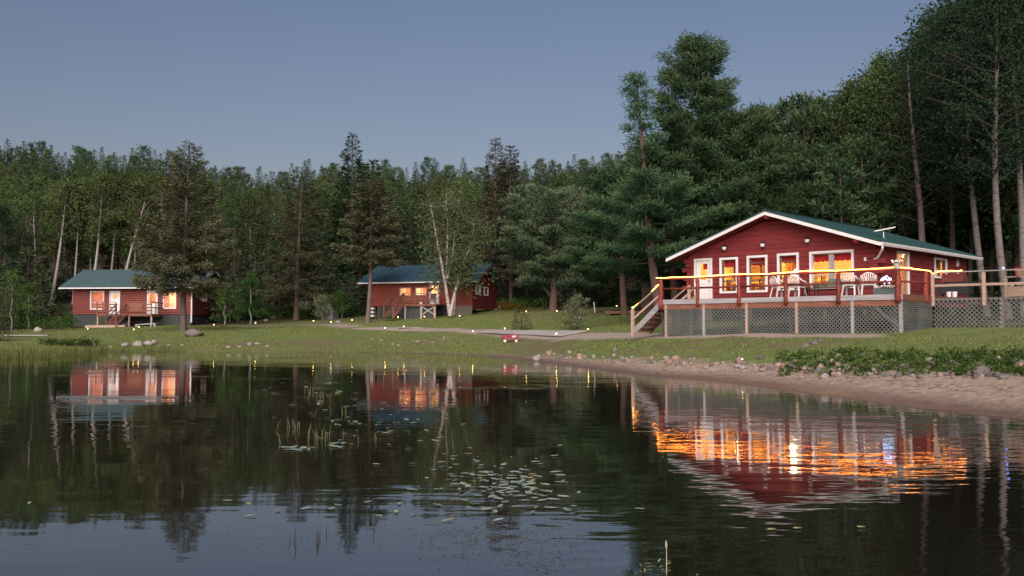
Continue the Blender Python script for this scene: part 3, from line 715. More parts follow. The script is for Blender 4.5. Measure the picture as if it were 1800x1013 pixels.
    r = MB(dz); r.tube(pts, .0135, 6); r.build('rope_run', emit('rope_glow', (1., .30, .045), 18.), RL, True)
    return D
lodge_deck()

def dloc(x, y, z): q = lodge_frame(x, y); return (q[0], q[1], z)
DK = 2.95
# ---- wall lanterns on the gable
LANT = ['black wall lantern above the white door end of the lodge gable', 'black wall lantern at the middle of the lodge gable, below the roof peak', 'black wall lantern nearest the double window on the lodge gable']
for (x, z), lb in zip(((1.41, 5.33), (3.30, 5.36), (5.37, 5.42)), LANT):
    t = thing('wall_lantern', lb, 'lantern', dloc(x, 2.99, z - .14), LA, 'wall lanterns on the lodge')
    m = MB(); m.box(-.05, .05, -.03, 0, .04, .24); m.tube([(0, -.02, .22), (0, -.12, .27), (0, -.14, .24)], .012, 5); m.build('bracket', M_BLACK, t)
    m = MB(); m.tube([(0, -.14, .16), (0, -.14, .20), (0, -.14, .25)], [.11, .085, .015], 8); m.build('cap', M_BLACK, t)
    m = MB(); m.tube([(0, -.14, .02), (0, -.14, .06), (0, -.14, .155)], [.055, .085, .095], 8); m.build('glass', M_GLASSL, t, True)
    m = MB(); m.tube([(0, -.14, -.02), (0, -.14, .018)], [.02, .05], 8)
    for k in range(4):
        a = k * math.pi / 2 + .4; m.tube([(.06 * math.cos(a), -.14 + .06 * math.sin(a), .01), (.1 * math.cos(a), -.14 + .1 * math.sin(a), .16)], .008, 4)
    m.build('cage', M_BLACK, t)
# ---- satellite dish on the roof
def roof_right_z(x): return 6.66 - (x - 3.80) * (6.66 - 5.06) / (8.73 - 3.80) + .06
t = thing('satellite_dish', 'white flat satellite dish tilted on a short mast on the lodge roof', 'satellite dish', dloc(7.6, 5.3, roof_right_z(7.6)), LA)
m = MB(); m.tube([(0, 0, -.05), (0, 0, .30)], .025, 8); m.box(-.10, .10, -.10, .10, -.02, .01); m.build('mast', M_METAL, t)
m = MB(); m.beam((-.34, -.25, .30), (.34, .25, .46), .46, .045); m.build('panel', M_WHITE, t)
# ---- plastic chairs
M_PLAS = mat('white_plastic', (.58, .55, .55), .45, .05, 3)
def chair(label, x, y, rz):
    t = thing('plastic_chair', label, 'chair', dloc(x, y, DK), LA + rz, 'white plastic chairs on the lodge deck')
    m = MB(); m.box(-.24, .24, -.24, .22, .40, .43); m.box(-.25, .25, -.255, -.235, .36, .42); m.build('seat', M_PLAS, t)
    for sx in (-1, 1):
        m = MB(); m.beam((sx * .25, -.24, 0), (sx * .22, -.21, .41), .055, .045); m.build('leg', M_PLAS, t)
        m = MB(); m.beam((sx * .25, .30, 0), (sx * .21, .21, .41), .055, .045); m.build('leg', M_PLAS, t)
        m = MB(); m.tube([(sx * .27, -.22, .41), (sx * .28, -.23, .58), (sx * .29, -.12, .63), (sx * .29, .08, .65), (sx * .26, .25, .76)], [.025, .025, .032, .032, .025], 6); m.build('armrest', M_PLAS, t, True)
    m = MB(); n = 9; top = []
    for k in range(n): a = math.pi * k / (n - 1); top.append((-.25 * math.cos(a) * (1 if k else 1), .30, .66 + .20 * math.sin(a)))
    m.tube([(-.21, .22, .43)] + top + [(.21, .22, .43)], .024, 6)
    for k in range(-3, 4): m.beam((k * .055, .225, .43), (k * .068, .30, .66 + .19 * math.sqrt(max(0, 1 - (k / 3.7) ** 2))), .034, .012, (0, 1, 0))
    m.build('backrest', M_PLAS, t, True); return t
def sx_(px, y):
    """lodge x of the vertical line at plan column px, y metres behind the deck edge"""
    u = (px - 900) / F_PX; ox, oy = lodge_frame(0, y); c, s = math.cos(LA), math.sin(LA)
    return (u * oy - ox) / (c - u * s)
chair('white plastic chair behind a log post, below the third window', sx_(1371, 1.0), 1.0, math.radians(150))
chair('white plastic chair with round back beside the green-cushioned bench', sx_(1402, 1.1), 1.1, math.radians(175))
chair('white plastic chair below the right half of the double window', sx_(1496, 1.0), 1.0, math.radians(185))
chair('white plastic chair next to the flower planter on the lodge deck', sx_(1527, 1.05), 1.05, math.radians(205))
t = thing('deck_bench', 'low wooden deck bench with faded green cushions below the double window', 'bench', dloc(sx_(1450, 1.5), 1.5, DK), LA)
m = MB(); m.box(-.95, .95, -.28, .28, .36, .40); m.build('seat', M_BRNW, t)
for sx in (-.85, .85):
    for sy in (-.22, .22): m = MB(); m.beam((sx, sy, 0), (sx * .97, sy, .36), .05, .05); m.build('leg', M_BLACK, t)
    m = MB(); m.tube([(sx, -.26, .40), (sx, -.27, .62), (sx, .24, .64), (sx, .28, .40)], .018, 6); m.build('armrest', M_BLACK, t)
m = MB(); m.box(-.5, .12, .02, .24, .402, .60); m.build('cushion', mat('faded_green_cloth', (.07, .12, .08), .9), t)
m = MB(); m.box(.16, .62, -.05, .24, .402, .72); m.build('cushion', mat('teal_cloth', (.09, .15, .13), .9), t)
t = thing('deck_side_table', 'small brown side table standing on the deck between chair and bench', 'table', dloc(sx_(1428, .9), .9, DK), LA)
m = MB(); m.box(-.22, .22, -.2, .2, .42, .45); m.build('table_top', M_BRNW, t)
for a in (-1, 1):
    for b in (-1, 1): m = MB(); m.beam((a * .2, b * .18, 0), (a * .17, b * .15, .42), .03, .03); m.build('leg', M_BLACK, t)
# ---- flowers and pots
def blossoms(parent, n, sx, sy, z, col, name, seed, r=.035):
    rg = random.Random(seed); m = MB(); st = MB()
    for _ in range(n):
        x, y, zz = rg.uniform(-sx, sx), rg.uniform(-sy, sy), z + rg.uniform(-.03, .06)
        m.ball((x, y, zz), r * rg.uniform(.7, 1.3), 6, 4, (1, 1, .7)); st.tube([(x * .8, y * .8, z - .12), (x, y, zz - .01)], .008, 4)
    st.build('stems', mat('dark_leaf_green', (.03, .07, .025), .7), parent, kind='stuff'); return m.build(name, col, parent, True, kind='stuff')
M_FLW = mat('white_petal', (.66, .62, .60), .7, .1); M_FLR = mat('red_petal', (.35, .02, .05), .7, .2)
M_TERRA = mat('terracotta', (.30, .13, .085), .8, .15); M_PLNT = mat('slate_planter', (.10, .13, .135), .7, .15)
t = thing('flower_planter', 'long slate planter of white flowers on the deck near the corner post', 'planter', dloc(sx_(1560, .75), .75, DK), LA)
m = MB(); m.prism_x([(-.14, 0), (-.17, .24), (.17, .24), (.14, 0)][::-1], -.46, .46); m.build('trough', M_PLNT, t); blossoms(t, 60, .44, .15, .30, M_FLW, 'blossoms', 2)
t = thing('pot_plant', 'pale pot of flowers perched on the corner log post of the deck', 'flower pot', dloc(10.28, -.06, 3.86), LA)
m = MB(); m.tube([(0, 0, 0), (0, 0, .06), (0, 0, .20)], [.09, .11, .15], 10); m.build('pot', mat('pale_basket', (.42, .34, .30), .8), t); blossoms(t, 22, .17, .14, .25, M_FLW, 'blossoms', 4)
t = thing('flower_box', 'pale wooden flower box of red and white blooms on the right deck', 'planter', dloc(13.6, 3.9, 2.84), LA)
m = MB(); m.box(-.85, .85, -.15, .15, .05, .42); m.build('box', M_TANW, t); b = blossoms(t, 40, .35, .15, .5, M_FLR, 'blossoms', 5); c = blossoms(t, 40, .8, .14, .47, M_FLW, 'blossoms', 6)
t = thing('pot_plant', 'terracotta pot of flowers standing on the right deck rail', 'flower pot', dloc(13.35, 3.38, 3.625), LA)
m = MB(); m.tube([(0, 0, 0), (0, 0, .16), (0, 0, .161), (0, 0, .20)], [.10, .14, .16, .16], 10); m.build('pot', M_TERRA, t); blossoms(t, 18, .14, .14, .25, M_FLR, 'blossoms', 7)
# ---- blue-white star lights
def sparkle(label, loc, r, n, seed, s=6.):
    rg = random.Random(seed); t = thing('novelty_light', label, 'light', loc, LA); m = MB()
    for _ in range(n):
        a = rg.uniform(0, 6.28); q = r * rg.uniform(.2, 1); m.ball((q * math.cos(a) * 1.25, rg.uniform(-.03, .03), .33 + q * math.sin(a) * .8), .02, 5, 4)
    m.build('led_cluster', emit('blue_white_led', (.38, .58, 1.), s), t, True)
    m = MB(); m.tube([(0, 0, 0), (0, 0, .33)], .01, 5); m.build('stake', M_BLACK, t)
sparkle('blue-white cluster light shining behind the flower planter', dloc(sx_(1558, 1.3), 1.3, DK + .26), .19, 46, 3)
t = thing('novelty_light', 'small blue light on the right deck rail above the terracotta pot', 'light', dloc(13.0, 2.8, 3.85), LA)
m = MB(); m.ball((0, 0, .05), .035); m.build('led_cluster', emit('blue_led', (.15, .25, 1.), 7), t, True); m = MB(); m.tube([(0, 0, 0), (0, 0, .03)], .01, 5); m.build('stake', M_BLACK, t)
# ---- barbecue on the side deck
t = thing('barbecue', 'dark covered barbecue beside the small lit window of the lodge', 'barbecue', dloc(10.2, 6.0, DK), LA)
m = MB(); m.box(-.62, .62, -.3, .3, .15, .62); m.build('cart', M_BLACK, t)
m = MB(); m.prism_x([(-.3, .64), (-.3, .80), (-.12, .98), (.12, .98), (.3, .82), (.3, .64)][::-1], -.42, .42); m.build('hood', mat('dark_red_enamel', (.10, .025, .02), .3, .2, spec=.5), t)
m = MB(); m.box(-.85, -.64, -.25, .25, .6, .64); m.box(.64, .85, -.25, .25, .6, .64); m.build('shelf', M_BLACK, t)
for a in (-.55, .55): m = MB(); m.tube([(a, -.27, .07), (a, -.2, .07)], .07, 10); m.build('wheel', M_BLACK, t); m = MB(); m.box(a - .03, a + .03, .2, .26, 0, .15); m.build('leg', M_BLACK, t)
for dx, lb in ((.22, 'white tub under the barbecue, on the window side'), (.42, 'white tub under the barbecue, on the rail side')):
    t = thing('plastic_tub', lb, 'tub', dloc(10.0 + dx * 1.1, 5.2, DK), LA, 'tubs under the barbecue'); m = MB(); m.tube([(0, 0, 0), (0, 0, .2)], [.08, .10], 10); m.build('tub', M_WHITE, t); m = MB(); m.tube([(0, 0, .2), (0, 0, .225)], .108, 10); m.build('lid', M_WHITE, t)

# ---- generic cabin with front deck and stairs
def stairs(T, dz, x0, x1, ytop, zt, ybot, zb, n, m_, rail, rm=None):
    for x in (x0 + .04, x1 - .04):
        s = MB(dz); s.beam((x, ytop, zt - .12), (x, ybot, zb + .03), .05, .22, (1, 0, 0)); s.build('stringer', m_, T)
        if rail:
            s = MB(dz); s.box(x - .05, x + .05, ytop - .05, ytop + .05, zt, zt + .98); s.build('newel_post', m_, T)
            s = MB(dz); s.box(x - .05, x + .05, ybot - .05, ybot + .05, zb - .15, zb + 1.0); s.build('newel_post', m_, T)
            s = MB(dz); s.beam((x, ytop, zt + .95), (x, ybot - .1, zb + .95), .11, .05); s.build('handrail', rm or M_GREYW, T)
            s = MB(dz); s.beam((x, ytop, zt + .52), (x, ybot, zb + .50), .04, .09); s.build('stair_rail', m_, T)
    for i in range(n):
        f = (i + 1) / (n + 1); y = ytop + (ybot - ytop) * f; z = zt + (zb - zt) * f
        t = MB(dz); t.box(x0, x1, y - .14, y + .14, z - .045, z); t.build('tread', m_, T)
def ribs(R_, dz, m_, x0, x1, ye, ze, yr, zr, n):
    for i in range(n + 1):
        x = x0 + .02 + (x1 - x0 - .04) * i / n; r = MB(dz); r.beam((x, ye, ze + .065), (x, yr, zr + .065), .05, .045); r.build('rib', m_, R_)
def gable_roof(T, dz, m_, x0, x1, yf, zf, yr, zr, yb, zb, nrib, fascia=M_WHITE, rake=None, ribbed=True):
    for (a, za, b, zb_) in ((yf, zf, yr, zr), (yr, zr, yb, zb)):
        r = MB(dz); r.prism_x([(a, za), (a, za + .05), (b, zb_ + .05), (b, zb_)], x0, x1); R_ = r.build('roof', m_, T)
        if ribbed: ribs(R_, dz, m_, x0, x1, a, za, b, zb_, nrib)
    f = MB(dz); f.box(x0, x1, yf - .03, yf, zf - .08, zf + .03); f.build('fascia', fascia, T)
    for x in (x0 + .005, x1 - .045):
        for (a, za, b, zb_) in ((yf + .005, zf, yr, zr), (yr, zr, yb, zb)):
            f = MB(dz); f.prism_x([(a, za - .16), (a, za - .004), (b, zb_ - .004), (b, zb_ - .16)], x, x + .04); f.build('barge_board', rake or fascia, T)
    rc = MB(dz); rc.box(x0 - .01, x1 + .01, yr - .12, yr + .12, zr + .045, zr + .075); rc.build('ridge_cap', m_, T)

def left_cabin():
    A = math.radians(-5); O = P(128, 560, 95.); zb = 1.95; dz = zb
    T = thing('log_cabin', 'red log-sided cabin with slate roof, half hidden by a big spruce', 'cabin', (O[0], O[1], zb), A)
    W_, Dp = 12.03, 7.2; z0, z1 = 3.07, 5.55
    holes = [(1.78, 3.21, 3.56, 5.38), (3.75, 4.83, 3.10, 5.40), (7.57, 8.65, 3.10, 5.42), (9.18, 10.52, 3.63, 5.41)]
    # rounded log siding, front and right side
    m = MB(dz); h = .172; z = z0
    while z < z1:
        zc = z + h / 2; pr = [(-.0, z + .012), (-.045, z + .035), (-.062, zc), (-.045, z + h - .035), (0, z + h - .012), (.05, z + h - .012), (.05, z + .012)]
        hs = [(q[0] + .03, q[1] - .03) for q in holes if q[2] < zc < q[3]]
        for s, e in cut(0, W_, hs): m.prism_x(pr[::-1], s, e)
        z += h
    m.build('front_siding', M_REDL, T, kind='stuff')
    m = MB(dz); z = z0
    sh = [(2.32, 3.57, 4.40, 5.32)]
    while z < z1:
        zc = z + h / 2; pr = [(W_ - a, b) for a, b in [(-.0, z + .012), (-.045, z + .035), (-.062, zc), (-.045, z + h - .035), (0, z + h - .012), (.05, z + h - .012), (.05, z + .012)]]
        for s, e in cut(.06, Dp, [(q[0] + .03, q[1] - .03) for q in sh if q[2] < zc < q[3]]): m.prism_y(pr, s, e)
        z += h
    m.build('side_siding', M_REDL, T, kind='stuff')
    m = MB(dz); wall_strips(m, 'x', .02, W_ - .02, .04, .12, z0, z1, [(q[0] + .05, q[1] - .05, q[2], q[3]) for q in holes]); wall_strips(m, 'y', .16, Dp, W_ - .14, .10, z0, z1, [(q[0] + .05, q[1] - .05, q[2], q[3]) for q in sh])
    m.box(0, .12, .16, Dp, z0, z1); m.box(0, W_ - .15, Dp, Dp + .12, z0, z1)
    m.prism_x([(.1, z1), (Dp, z1), (Dp / 2, 7.35)], .02, .12); m.prism_x([(.1, z1), (Dp, z1), (Dp / 2, 7.35)], W_ - .12, W_ - .02); m.build('wall_core', M_REDL, T)
    m = MB(dz); m.box(.15, W_ - .15, 2.4, 2.5, z0, z1); m.box(.15, W_ - .15, .17, Dp - .02, z1 - .02, z1); m.box(.15, W_ - .15, .17, Dp - .02, z0 + .02, z0 + .06); m.box(5.6, 5.7, .2, 2.4, z0 + .1, z1); m.build('interior_wall', M_OCURT, T)
    for x, pw in ((2.6, 90), (8.6, 170), (10.6, 130)):
        lamp('room_light', (x, 1.3, 5.2 - dz), pw, (1., .62, .36), T); g = MB(dz); g.ball((x, 1.3, 5.38), .11); g.build('lamp_globe', emit('warm_globe', (1., .78, .42), 6), T, True)
    lamp('room_light', (W_ - 1.2, 4.4, 5.2 - dz), 80, (1., .55, .28), T)
    window(T, dz, 'x', 1.78, 3.21, 3.56, 5.38, -.05, -1, (.38,), (), sashm=M_WHITE, curtain=('r', 1., M_SHEERP), trim=.09)
    window(T, dz, 'x', 9.18, 10.52, 3.63, 5.41, -.05, -1, (.36,), (), sashm=M_WHITE, curtain=('l', .35, M_SHEERP), trim=.09)
    window(T, dz, 'y', 2.32, 3.57, 4.40, 5.32, W_ + .05, 1, (), ((.5, .08),), sashm=M_WHITE, trim=.09)
    for a, b in ((3.75, 4.83), (7.57, 8.65)):
        d = MB(dz); d.box(a, b, -.10, .02, 5.30, 5.40); d.box(a, a + .1, -.095, .02, 3.1, 5.30); d.box(b - .1, b, -.095, .02, 3.1, 5.30); D = d.build('door', M_WHITE, T)
        s = MB(dz); w0, w1, g0, g1 = (a + .30, b - .30, 4.62, 5.05) if a < 5 else (a + .20, b - .2, 4.15, 5.15)
        wall_strips(s, 'x', a + .1, b - .1, -.03, .05, 3.1, 5.30, [(w0, w1, g0, g1)]); s.build('door_leaf', M_WHITE, D)
        g = MB(dz); g.box(w0, w1, -.01, -.005, g0, g1); g.build('pane', M_GLASS, D)
        kn = MB(dz); kn.ball((b - .18, -.05, 4.1), .04); kn.build('handle', M_METAL, D)
    lp = MB(dz); lp.box(3.38, 3.48, -.12, -.05, 5.05, 5.25); lp.build('porch_lamp', M_BLACK, T)
    lp = MB(dz); lp.ball((W_ + .14, 1.0, 4.9), .09); lp.build('porch_lamp', M_WHITE, T)
    cb = MB(dz); cb.box(W_ - .03, W_ + .09, -.10, .10, 2.3, z1); cb.build('corner_board', M_WHITE, T)
    # skirting below the logs
    for i in range(10):
        s = MB(dz); s.box(.06 + i * 1.19, .06 + (i + 1) * 1.19 - .02, .05, .09, 1.5, z0 - .005); s.build('skirting_panel', M_SKIRT, T)
    for i in range(5):
        s = MB(dz); s.box(W_ - .10, W_ - .06, .1 + i * 1.4, .1 + (i + 1) * 1.4 - .02, 1.6, z0 - .005); s.build('skirting_panel', M_SKIRT, T)
    gable_roof(T, dz, M_ROOFS, -1.0, W_ + .9, -.9, 5.66, Dp / 2, 7.62, Dp + .8, 5.6, 40)
    # deck
    zd = 3.10; x0, x1, y0 = 3.7, 9.2, -2.4
    D = thing('cabin_deck', 'brown wooden deck with railing and steps fronting the log-sided cabin', 'deck', (O[0], O[1], zb), A)
    m = MB(dz); m.box(x0, x1, y0, y0 + .05, zd - .2, zd); m.build('rim_board', M_BRNW, D); m = MB(dz); m.box(x1 - .05, x1, y0 + .051, -.12, zd - .2, zd); m.build('rim_board', M_BRNW, D)
    for i in range(15): b = MB(dz); y = y0 + .06 + i * .145; b.box(x0 + .02, x1 - .06, y, y + .138, zd - .05, zd - .006); b.build('deck_board', M_BRNW, D)
    for x in (x0 + .08, 6.9, x1 - .1): p = MB(dz); p.box(x - .07, x + .07, y0 + .06, y0 + .20, 1.6, zd - .052); p.build('support_post', M_TANW if x < 7 else M_GREYW, D)
    for x in (x0 + .06, 4.35, 5.62, 6.78, 8.25, x1 - .06): p = MB(dz); p.box(x - .05, x + .05, y0 - .052, y0 - .002, zd - .18, zd + 1.12); p.build('post', M_BRNW, D)
    for a, b in ((x0, 5.6), (6.8, x1)):
        r = MB(dz); r.box(a, b, y0 - .08, y0 + .02, zd + 1.121, zd + 1.16); r.build('top_rail', M_BRNW, D)
        for z in (zd + .25, zd + .55, zd + .85): r = MB(dz); r.box(a + .02, b - .02, y0 + .0, y0 + .025, z, z + .12); r.build('mid_rail', M_BRNW, D)
    for y in (y0 + .8, y0 + 1.6): p = MB(dz); p.box(x1 - .04, x1 + .04, y - .04, y + .04, zd, zd + 1.1); p.build('post', M_DKW, D)
    for z in (.55, 1.06): r = MB(dz); r.box(x1 - .02, x1 + .02, y0 + .05, -.1, zd + z, zd + z + .10); r.build('top_rail', M_DKW, D)
    s = MB(dz); s.box(6.95, 8.2, y0 + .03, y0 + .05, zd + .42, zd + 1.05); s.build('privacy_board', mat('brown_board', (.21, .085, .05), .7, .2), D)
    stairs(D, dz, 5.65, 6.72, y0 - .06, zd, -4.35, 1.98, 7, M_BRNW, True, M_DKW)
    # the boards lying in front of the steps
    for i, (xa, xb, ya, yb, lb) in enumerate(((4.6, 8.0, -5.3, -4.9, 'pale thick plank lying before the log cabin steps'), (4.5, 7.4, -5.9, -5.5, 'lower pale plank lying before the log cabin steps, nearest the water'))):
        q = (O[0] + ((xa + xb) / 2) * math.cos(A) - ya * math.sin(A), O[1] + ((xa + xb) / 2) * math.sin(A) + ya * math.cos(A))
        z = hz(*q); t = MB(); l = (xb - xa) / 2; t.box(-l, l, 0, .4, -.05, .16); t.box(-l + .02, l - .02, .01, .39, .161, .19); o = t.build('plank', M_TANW); o.location = (*q, z + .02); o.rotation_euler = (0, 0, A); tag(o, lb, 'plank')
    q = (O[0] + 9.0, O[1] - 4.6); o = MB().box(-1.0, 1.0, -.3, .3, 0, .08).box(-.95, -.8, -.28, .28, -.3, -.002).box(.8, .95, -.28, .28, -.3, -.002).build('duckboard', M_GREYW); o.location = (*q, hz(*q) + .22); o.rotation_euler = (0, math.radians(-4), A); tag(o, 'weathered grey board ramp to the side of the log cabin steps', 'board')
left_cabin()

def mid_cabin():
    A = math.radians(-18.5); O = (-13.09, 88.70); zb = 2.85; dz = zb
    T = thing('board_cabin', 'red board-and-batten cabin with blue-green metal roof behind the birch', 'cabin', (*O, zb), A)
    W_, Dp = 10.09, 6.4; z0, z1 = 3.75, 5.85
    holes = [(3.05, 4.19, 4.68, 5.42), (4.61, 5.76, 4.70, 5.42), (5.98, 6.94, 3.82, 5.79)]
    m = MB(dz); wall_strips(m, 'x', 0, W_, 0, .12, z0, z1, [(q[0] + .05, q[1] - .05, q[2], q[3]) for q in holes]); m.build('front_wall', M_REDB, T)
    m = MB(dz); x = .06
    while x < W_ - .05:
        hs = [(q[2] - .0, q[3] + .0) for q in holes if q[0] - .04 < x < q[1] + .04]
        for s, e in cut(z0 + .01, z1 - .02, hs): m.box(x - .028, x + .028, -.03, -.002, s, e)
        x += .245
    m.build('battens', M_REDB, T, kind='stuff')
    sh = [(.83, 1.93, 4.75, 5.60), (2.95, 4.05, 4.72, 5.53)]
    m = MB(dz); wall_strips(m, 'y', .13, Dp, W_ - .12, .12, z0 - .3, z1, [(q[0] + .05, q[1] - .05, q[2], q[3]) for q in sh])
    m.prism_x([(.13, z1), (Dp, z1), (Dp / 2, 7.30)], W_ - .12, W_ - .001); m.box(0, .12, .13, Dp, z0, z1); m.box(0, W_ - .13, Dp, Dp + .1, z0, z1); m.prism_x([(.13, z1), (Dp, z1), (Dp / 2, 7.30)], .001, .12)
    m.build('side_wall', M_RED, T)
    m = MB(dz); z = z0 - .25
    while z < 7.2:
        if z > z1: y0_ = .13 + (z - z1) / (7.3 - z1) * (Dp / 2 - .13); y1_ = Dp - (z - z1) / (7.3 - z1) * (Dp / 2)
        else: y0_, y1_ = .13, Dp
        for s, e in cut(y0_ + .05, y1_ - .05, [(q[0], q[1]) for q in sh if q[2] < z + .08 < q[3]]): m.box(W_ + .001, W_ + .022, s, e, z, z + .15)
        z += .17
    m.build('clapboards', M_RED, T, kind='stuff')
    m = MB(dz); m.box(.15, W_ - .15, 2.2, 2.3, z0, z1); m.box(.15, W_ - .15, .14, Dp - .1, z1 - .03, z1); m.box(.15, W_ - .15, .14, Dp - .1, z0, z0 + .05); m.build('interior_wall', M_OCURT, T)
    for x, pw in ((3.2, 110), (5.2, 100), (6.6, 110)):
        lamp('room_light', (x, 1.2, 5.5 - dz), pw, (1., .60, .28), T); g = MB(dz); g.ball((x, 1.2, 5.7), .1); g.build('lamp_globe', emit('warm_globe', (1., .78, .42), 6), T, True)
    window(T, dz, 'x', 3.05, 4.19, 4.68, 5.42, 0, -1, (), ((.33, .05),), m_frame=M_TANW, trim=.06, sashm=M_WHITE, curtain=('r', .6, M_SHEER))
    window(T, dz, 'x', 4.61, 5.76, 4.70, 5.42, 0, -1, (), ((.46, .07),), m_frame=M_TANW, trim=.06, sashm=M_WHITE, curtain=('r', .5, M_SHEERP))
    for a, b, c, d in sh: window(T, dz, 'y', a, b, c, d, W_ + .022, 1, (), ((.5, .04),), trim=.10, sashm=M_DKW)
    d = MB(dz); a, b = 5.98, 6.94; d.box(a, b, -.05, .02, 5.68, 5.79); d.box(a, a + .09, -.045, .02, 3.82, 5.68); d.box(b - .09, b, -.045, .02, 3.82, 5.68); D_ = d.build('door', M_WHITE, T)
    s = MB(dz); wall_strips(s, 'x', a + .09, b - .09, .02, .05, 3.82, 5.68, [(a + .22, b - .22, 4.6, 5.5)]); s.build('door_leaf', M_WHITE, D_); g = MB(dz); g.box(a + .22, b - .22, .04, .045, 4.6, 5.5); g.build('pane', M_GLASS, D_)
    for i in range(6):
        s = MB(dz); s.box(1.0 + i * 1.5, 1.0 + (i + 1) * 1.5 - .02, .04, .08, 2.5, z0 - .004); s.build('skirting_panel', M_SKIRT, T)
    s = MB(dz); s.box(W_ - 1.9, W_ - .02, -.03, .03, 2.8, z0 - .006); s.build('skirting_panel', mat('pale_skirting', (.13, .11, .095), .85, .3), T)
    for x in (.2, .9): p = MB(dz); p.box(x - .1, x + .1, .1, .3, 2.3, z0); p.build('pier', M_DKW, T)
    gable_roof(T, dz, M_ROOFB, -.8, W_ + .75, -.75, 5.86, Dp / 2, 7.62, Dp + .7, 5.75, 26, rake=M_BRNW)
    # deck
    zd = 3.84; x0, x1, y0 = 3.5, 7.6, -2.4
    D = thing('cabin_deck', 'small red-brown deck with railing and steep steps on the board cabin', 'deck', (*O, zb), A)
    m = MB(dz); m.box(x0, x1, y0, y0 + .05, zd - .18, zd); m.build('rim_board', M_BRNW, D)
    for i in range(15): b = MB(dz); y = y0 + .06 + i * .15; b.box(x0 + .02, x1 - .02, y, y + .143, zd - .05, zd - .006); b.build('deck_board', M_BRNW, D)
    for x in (4.67, 6.21, 7.49): p = MB(dz); p.box(x - .08, x + .08, y0 + .06, y0 + .22, 2.3, zd - .052); p.build('support_post', M_TANW if x > 5 else M_GREYW, D)
    m = MB(dz); m.beam((6.3, y0 + .12, 3.6), (7.4, y0 + .12, 2.95), .06, .1); m.beam((7.4, y0 + .18, 3.6), (6.3, y0 + .18, 2.95), .06, .1); m.build('brace', M_GREYW, D)
    m = MB(dz); m.box(4.75, 6.1, y0 + .3, y0 + .33, 2.4, zd - .2); m.box(6.3, 7.4, y0 + .3, y0 + .33, 2.4, zd - .2); m.build('skirting_panel', M_SKIRT, D)
    for x in (4.62, 5.65, 6.72, x1 - .05): p = MB(dz); p.box(x - .05, x + .05, y0 - .052, y0 - .002, zd - .16, zd + .92); p.build('post', M_BRNW, D)
    r = MB(dz); r.box(4.58, x1, y0 - .07, y0 + .02, zd + .921, zd + .96); r.build('top_rail', M_BRNW, D)
    for z in (.2, .42, .66): r = MB(dz); r.box(4.6, x1 - .02, y0, y0 + .025, zd + z, zd + z + .09); r.build('mid_rail', M_BRNW, D)
    stairs(D, dz, 3.62, 4.58, y0 - .06, zd, -4.4, 2.72, 8, M_BRNW, True, M_DKW)
    c, s = math.cos(A), math.sin(A)
    def q(x, y, z): return (O[0] + x * c - y * s, O[1] + x * s + y * c, z)
    # things on and beside the deck
    for (x, lb, colr, w, h) in ((6.05, 'white bucket on the board cabin deck, nearest the middle rail post', M_WHITE, .17, .26), (7.3, 'white lidded bucket at the outer end of the board cabin deck', M_WHITE, .15, .34)):
        t = thing('bucket', lb, 'bucket', q(x, -2.0, zd), A); m = MB(); m.tube([(0, 0, 0), (0, 0, h)], [w * .85, w], 10); m.build('pail', colr, t); m = MB(); m.tube([(0, 0, h), (0, 0, h + .03)], w * 1.06, 10); m.build('lid', colr, t)
    t = thing('camp_chair', 'dark folding camp chair on the deck before the board cabin door', 'chair', q(6.9, -1.5, zd), A)
    m = MB(); m.box(-.25, .25, -.25, .2, .40, .43); m.build('seat', M_BLACK, t); m = MB(); m.beam((0, .2, .43), (0, .36, .95), .5, .03, (0, 1, 0)); m.build('backrest', M_BLACK, t)
    for a in (-.24, .24):
        for b in (-.22, .22): m = MB(); m.beam((a, b, 0), (a * .9, -b, .42), .03, .03); m.build('leg', M_BLACK, t)
    t = thing('flower_basket', 'hanging basket of orange flowers before the board cabin door', 'flower basket', q(6.55, -1.2, 4.95), A)
    m = MB(); m.tube([(0, 0, 0), (0, 0, .22)], [.10, .20], 10); m.build('basket', M_DKW, t); m = MB(); m.tube([(0, 0, .2), (0, 0, .82)], .012, 5); m.build('hanger', M_BLACK, t); blossoms(t, 50, .28, .24, .28, mat('orange_petal', (.42, .13, .03), .7), 'blossoms', 11, .05)
    for x, lb in ((8.42, 'white board leaning on the cabin wall, the one nearer the deck'), (8.62, 'white board leaning on the cabin wall, the one nearer the birch')):
        o = MB().beam((0, -.55, 0), (0, 0, 1.75), .13, .035, (1, 0, 0)).beam((0, -.60, .02), (0, -.44, .5), .10, .02, (1, 0, 0)).build('leaning_board', M_WHITE); p = q(x, -.12, 0); o.location = (p[0], p[1], hz(p[0], p[1])); o.rotation_euler = (0, 0, A); tag(o, lb, 'board')
    t = thing('step_crate', 'white slatted crate stack under the corner of the board cabin', 'crate', q(.35, -.35, 2.70), A)
    for i in range(3): m = MB(); m.box(-.35, .35, -.2, .2, .08 + i * .33, .26 + i * .33); m.build('slat', M_WHITE, t)
    m = MB(); m.box(-.34, -.28, -.18, .18, -.05, 1.0); m.box(.28, .34, -.18, .18, -.05, 1.0); m.build('upright', M_DKW, t)
mid_cabin()

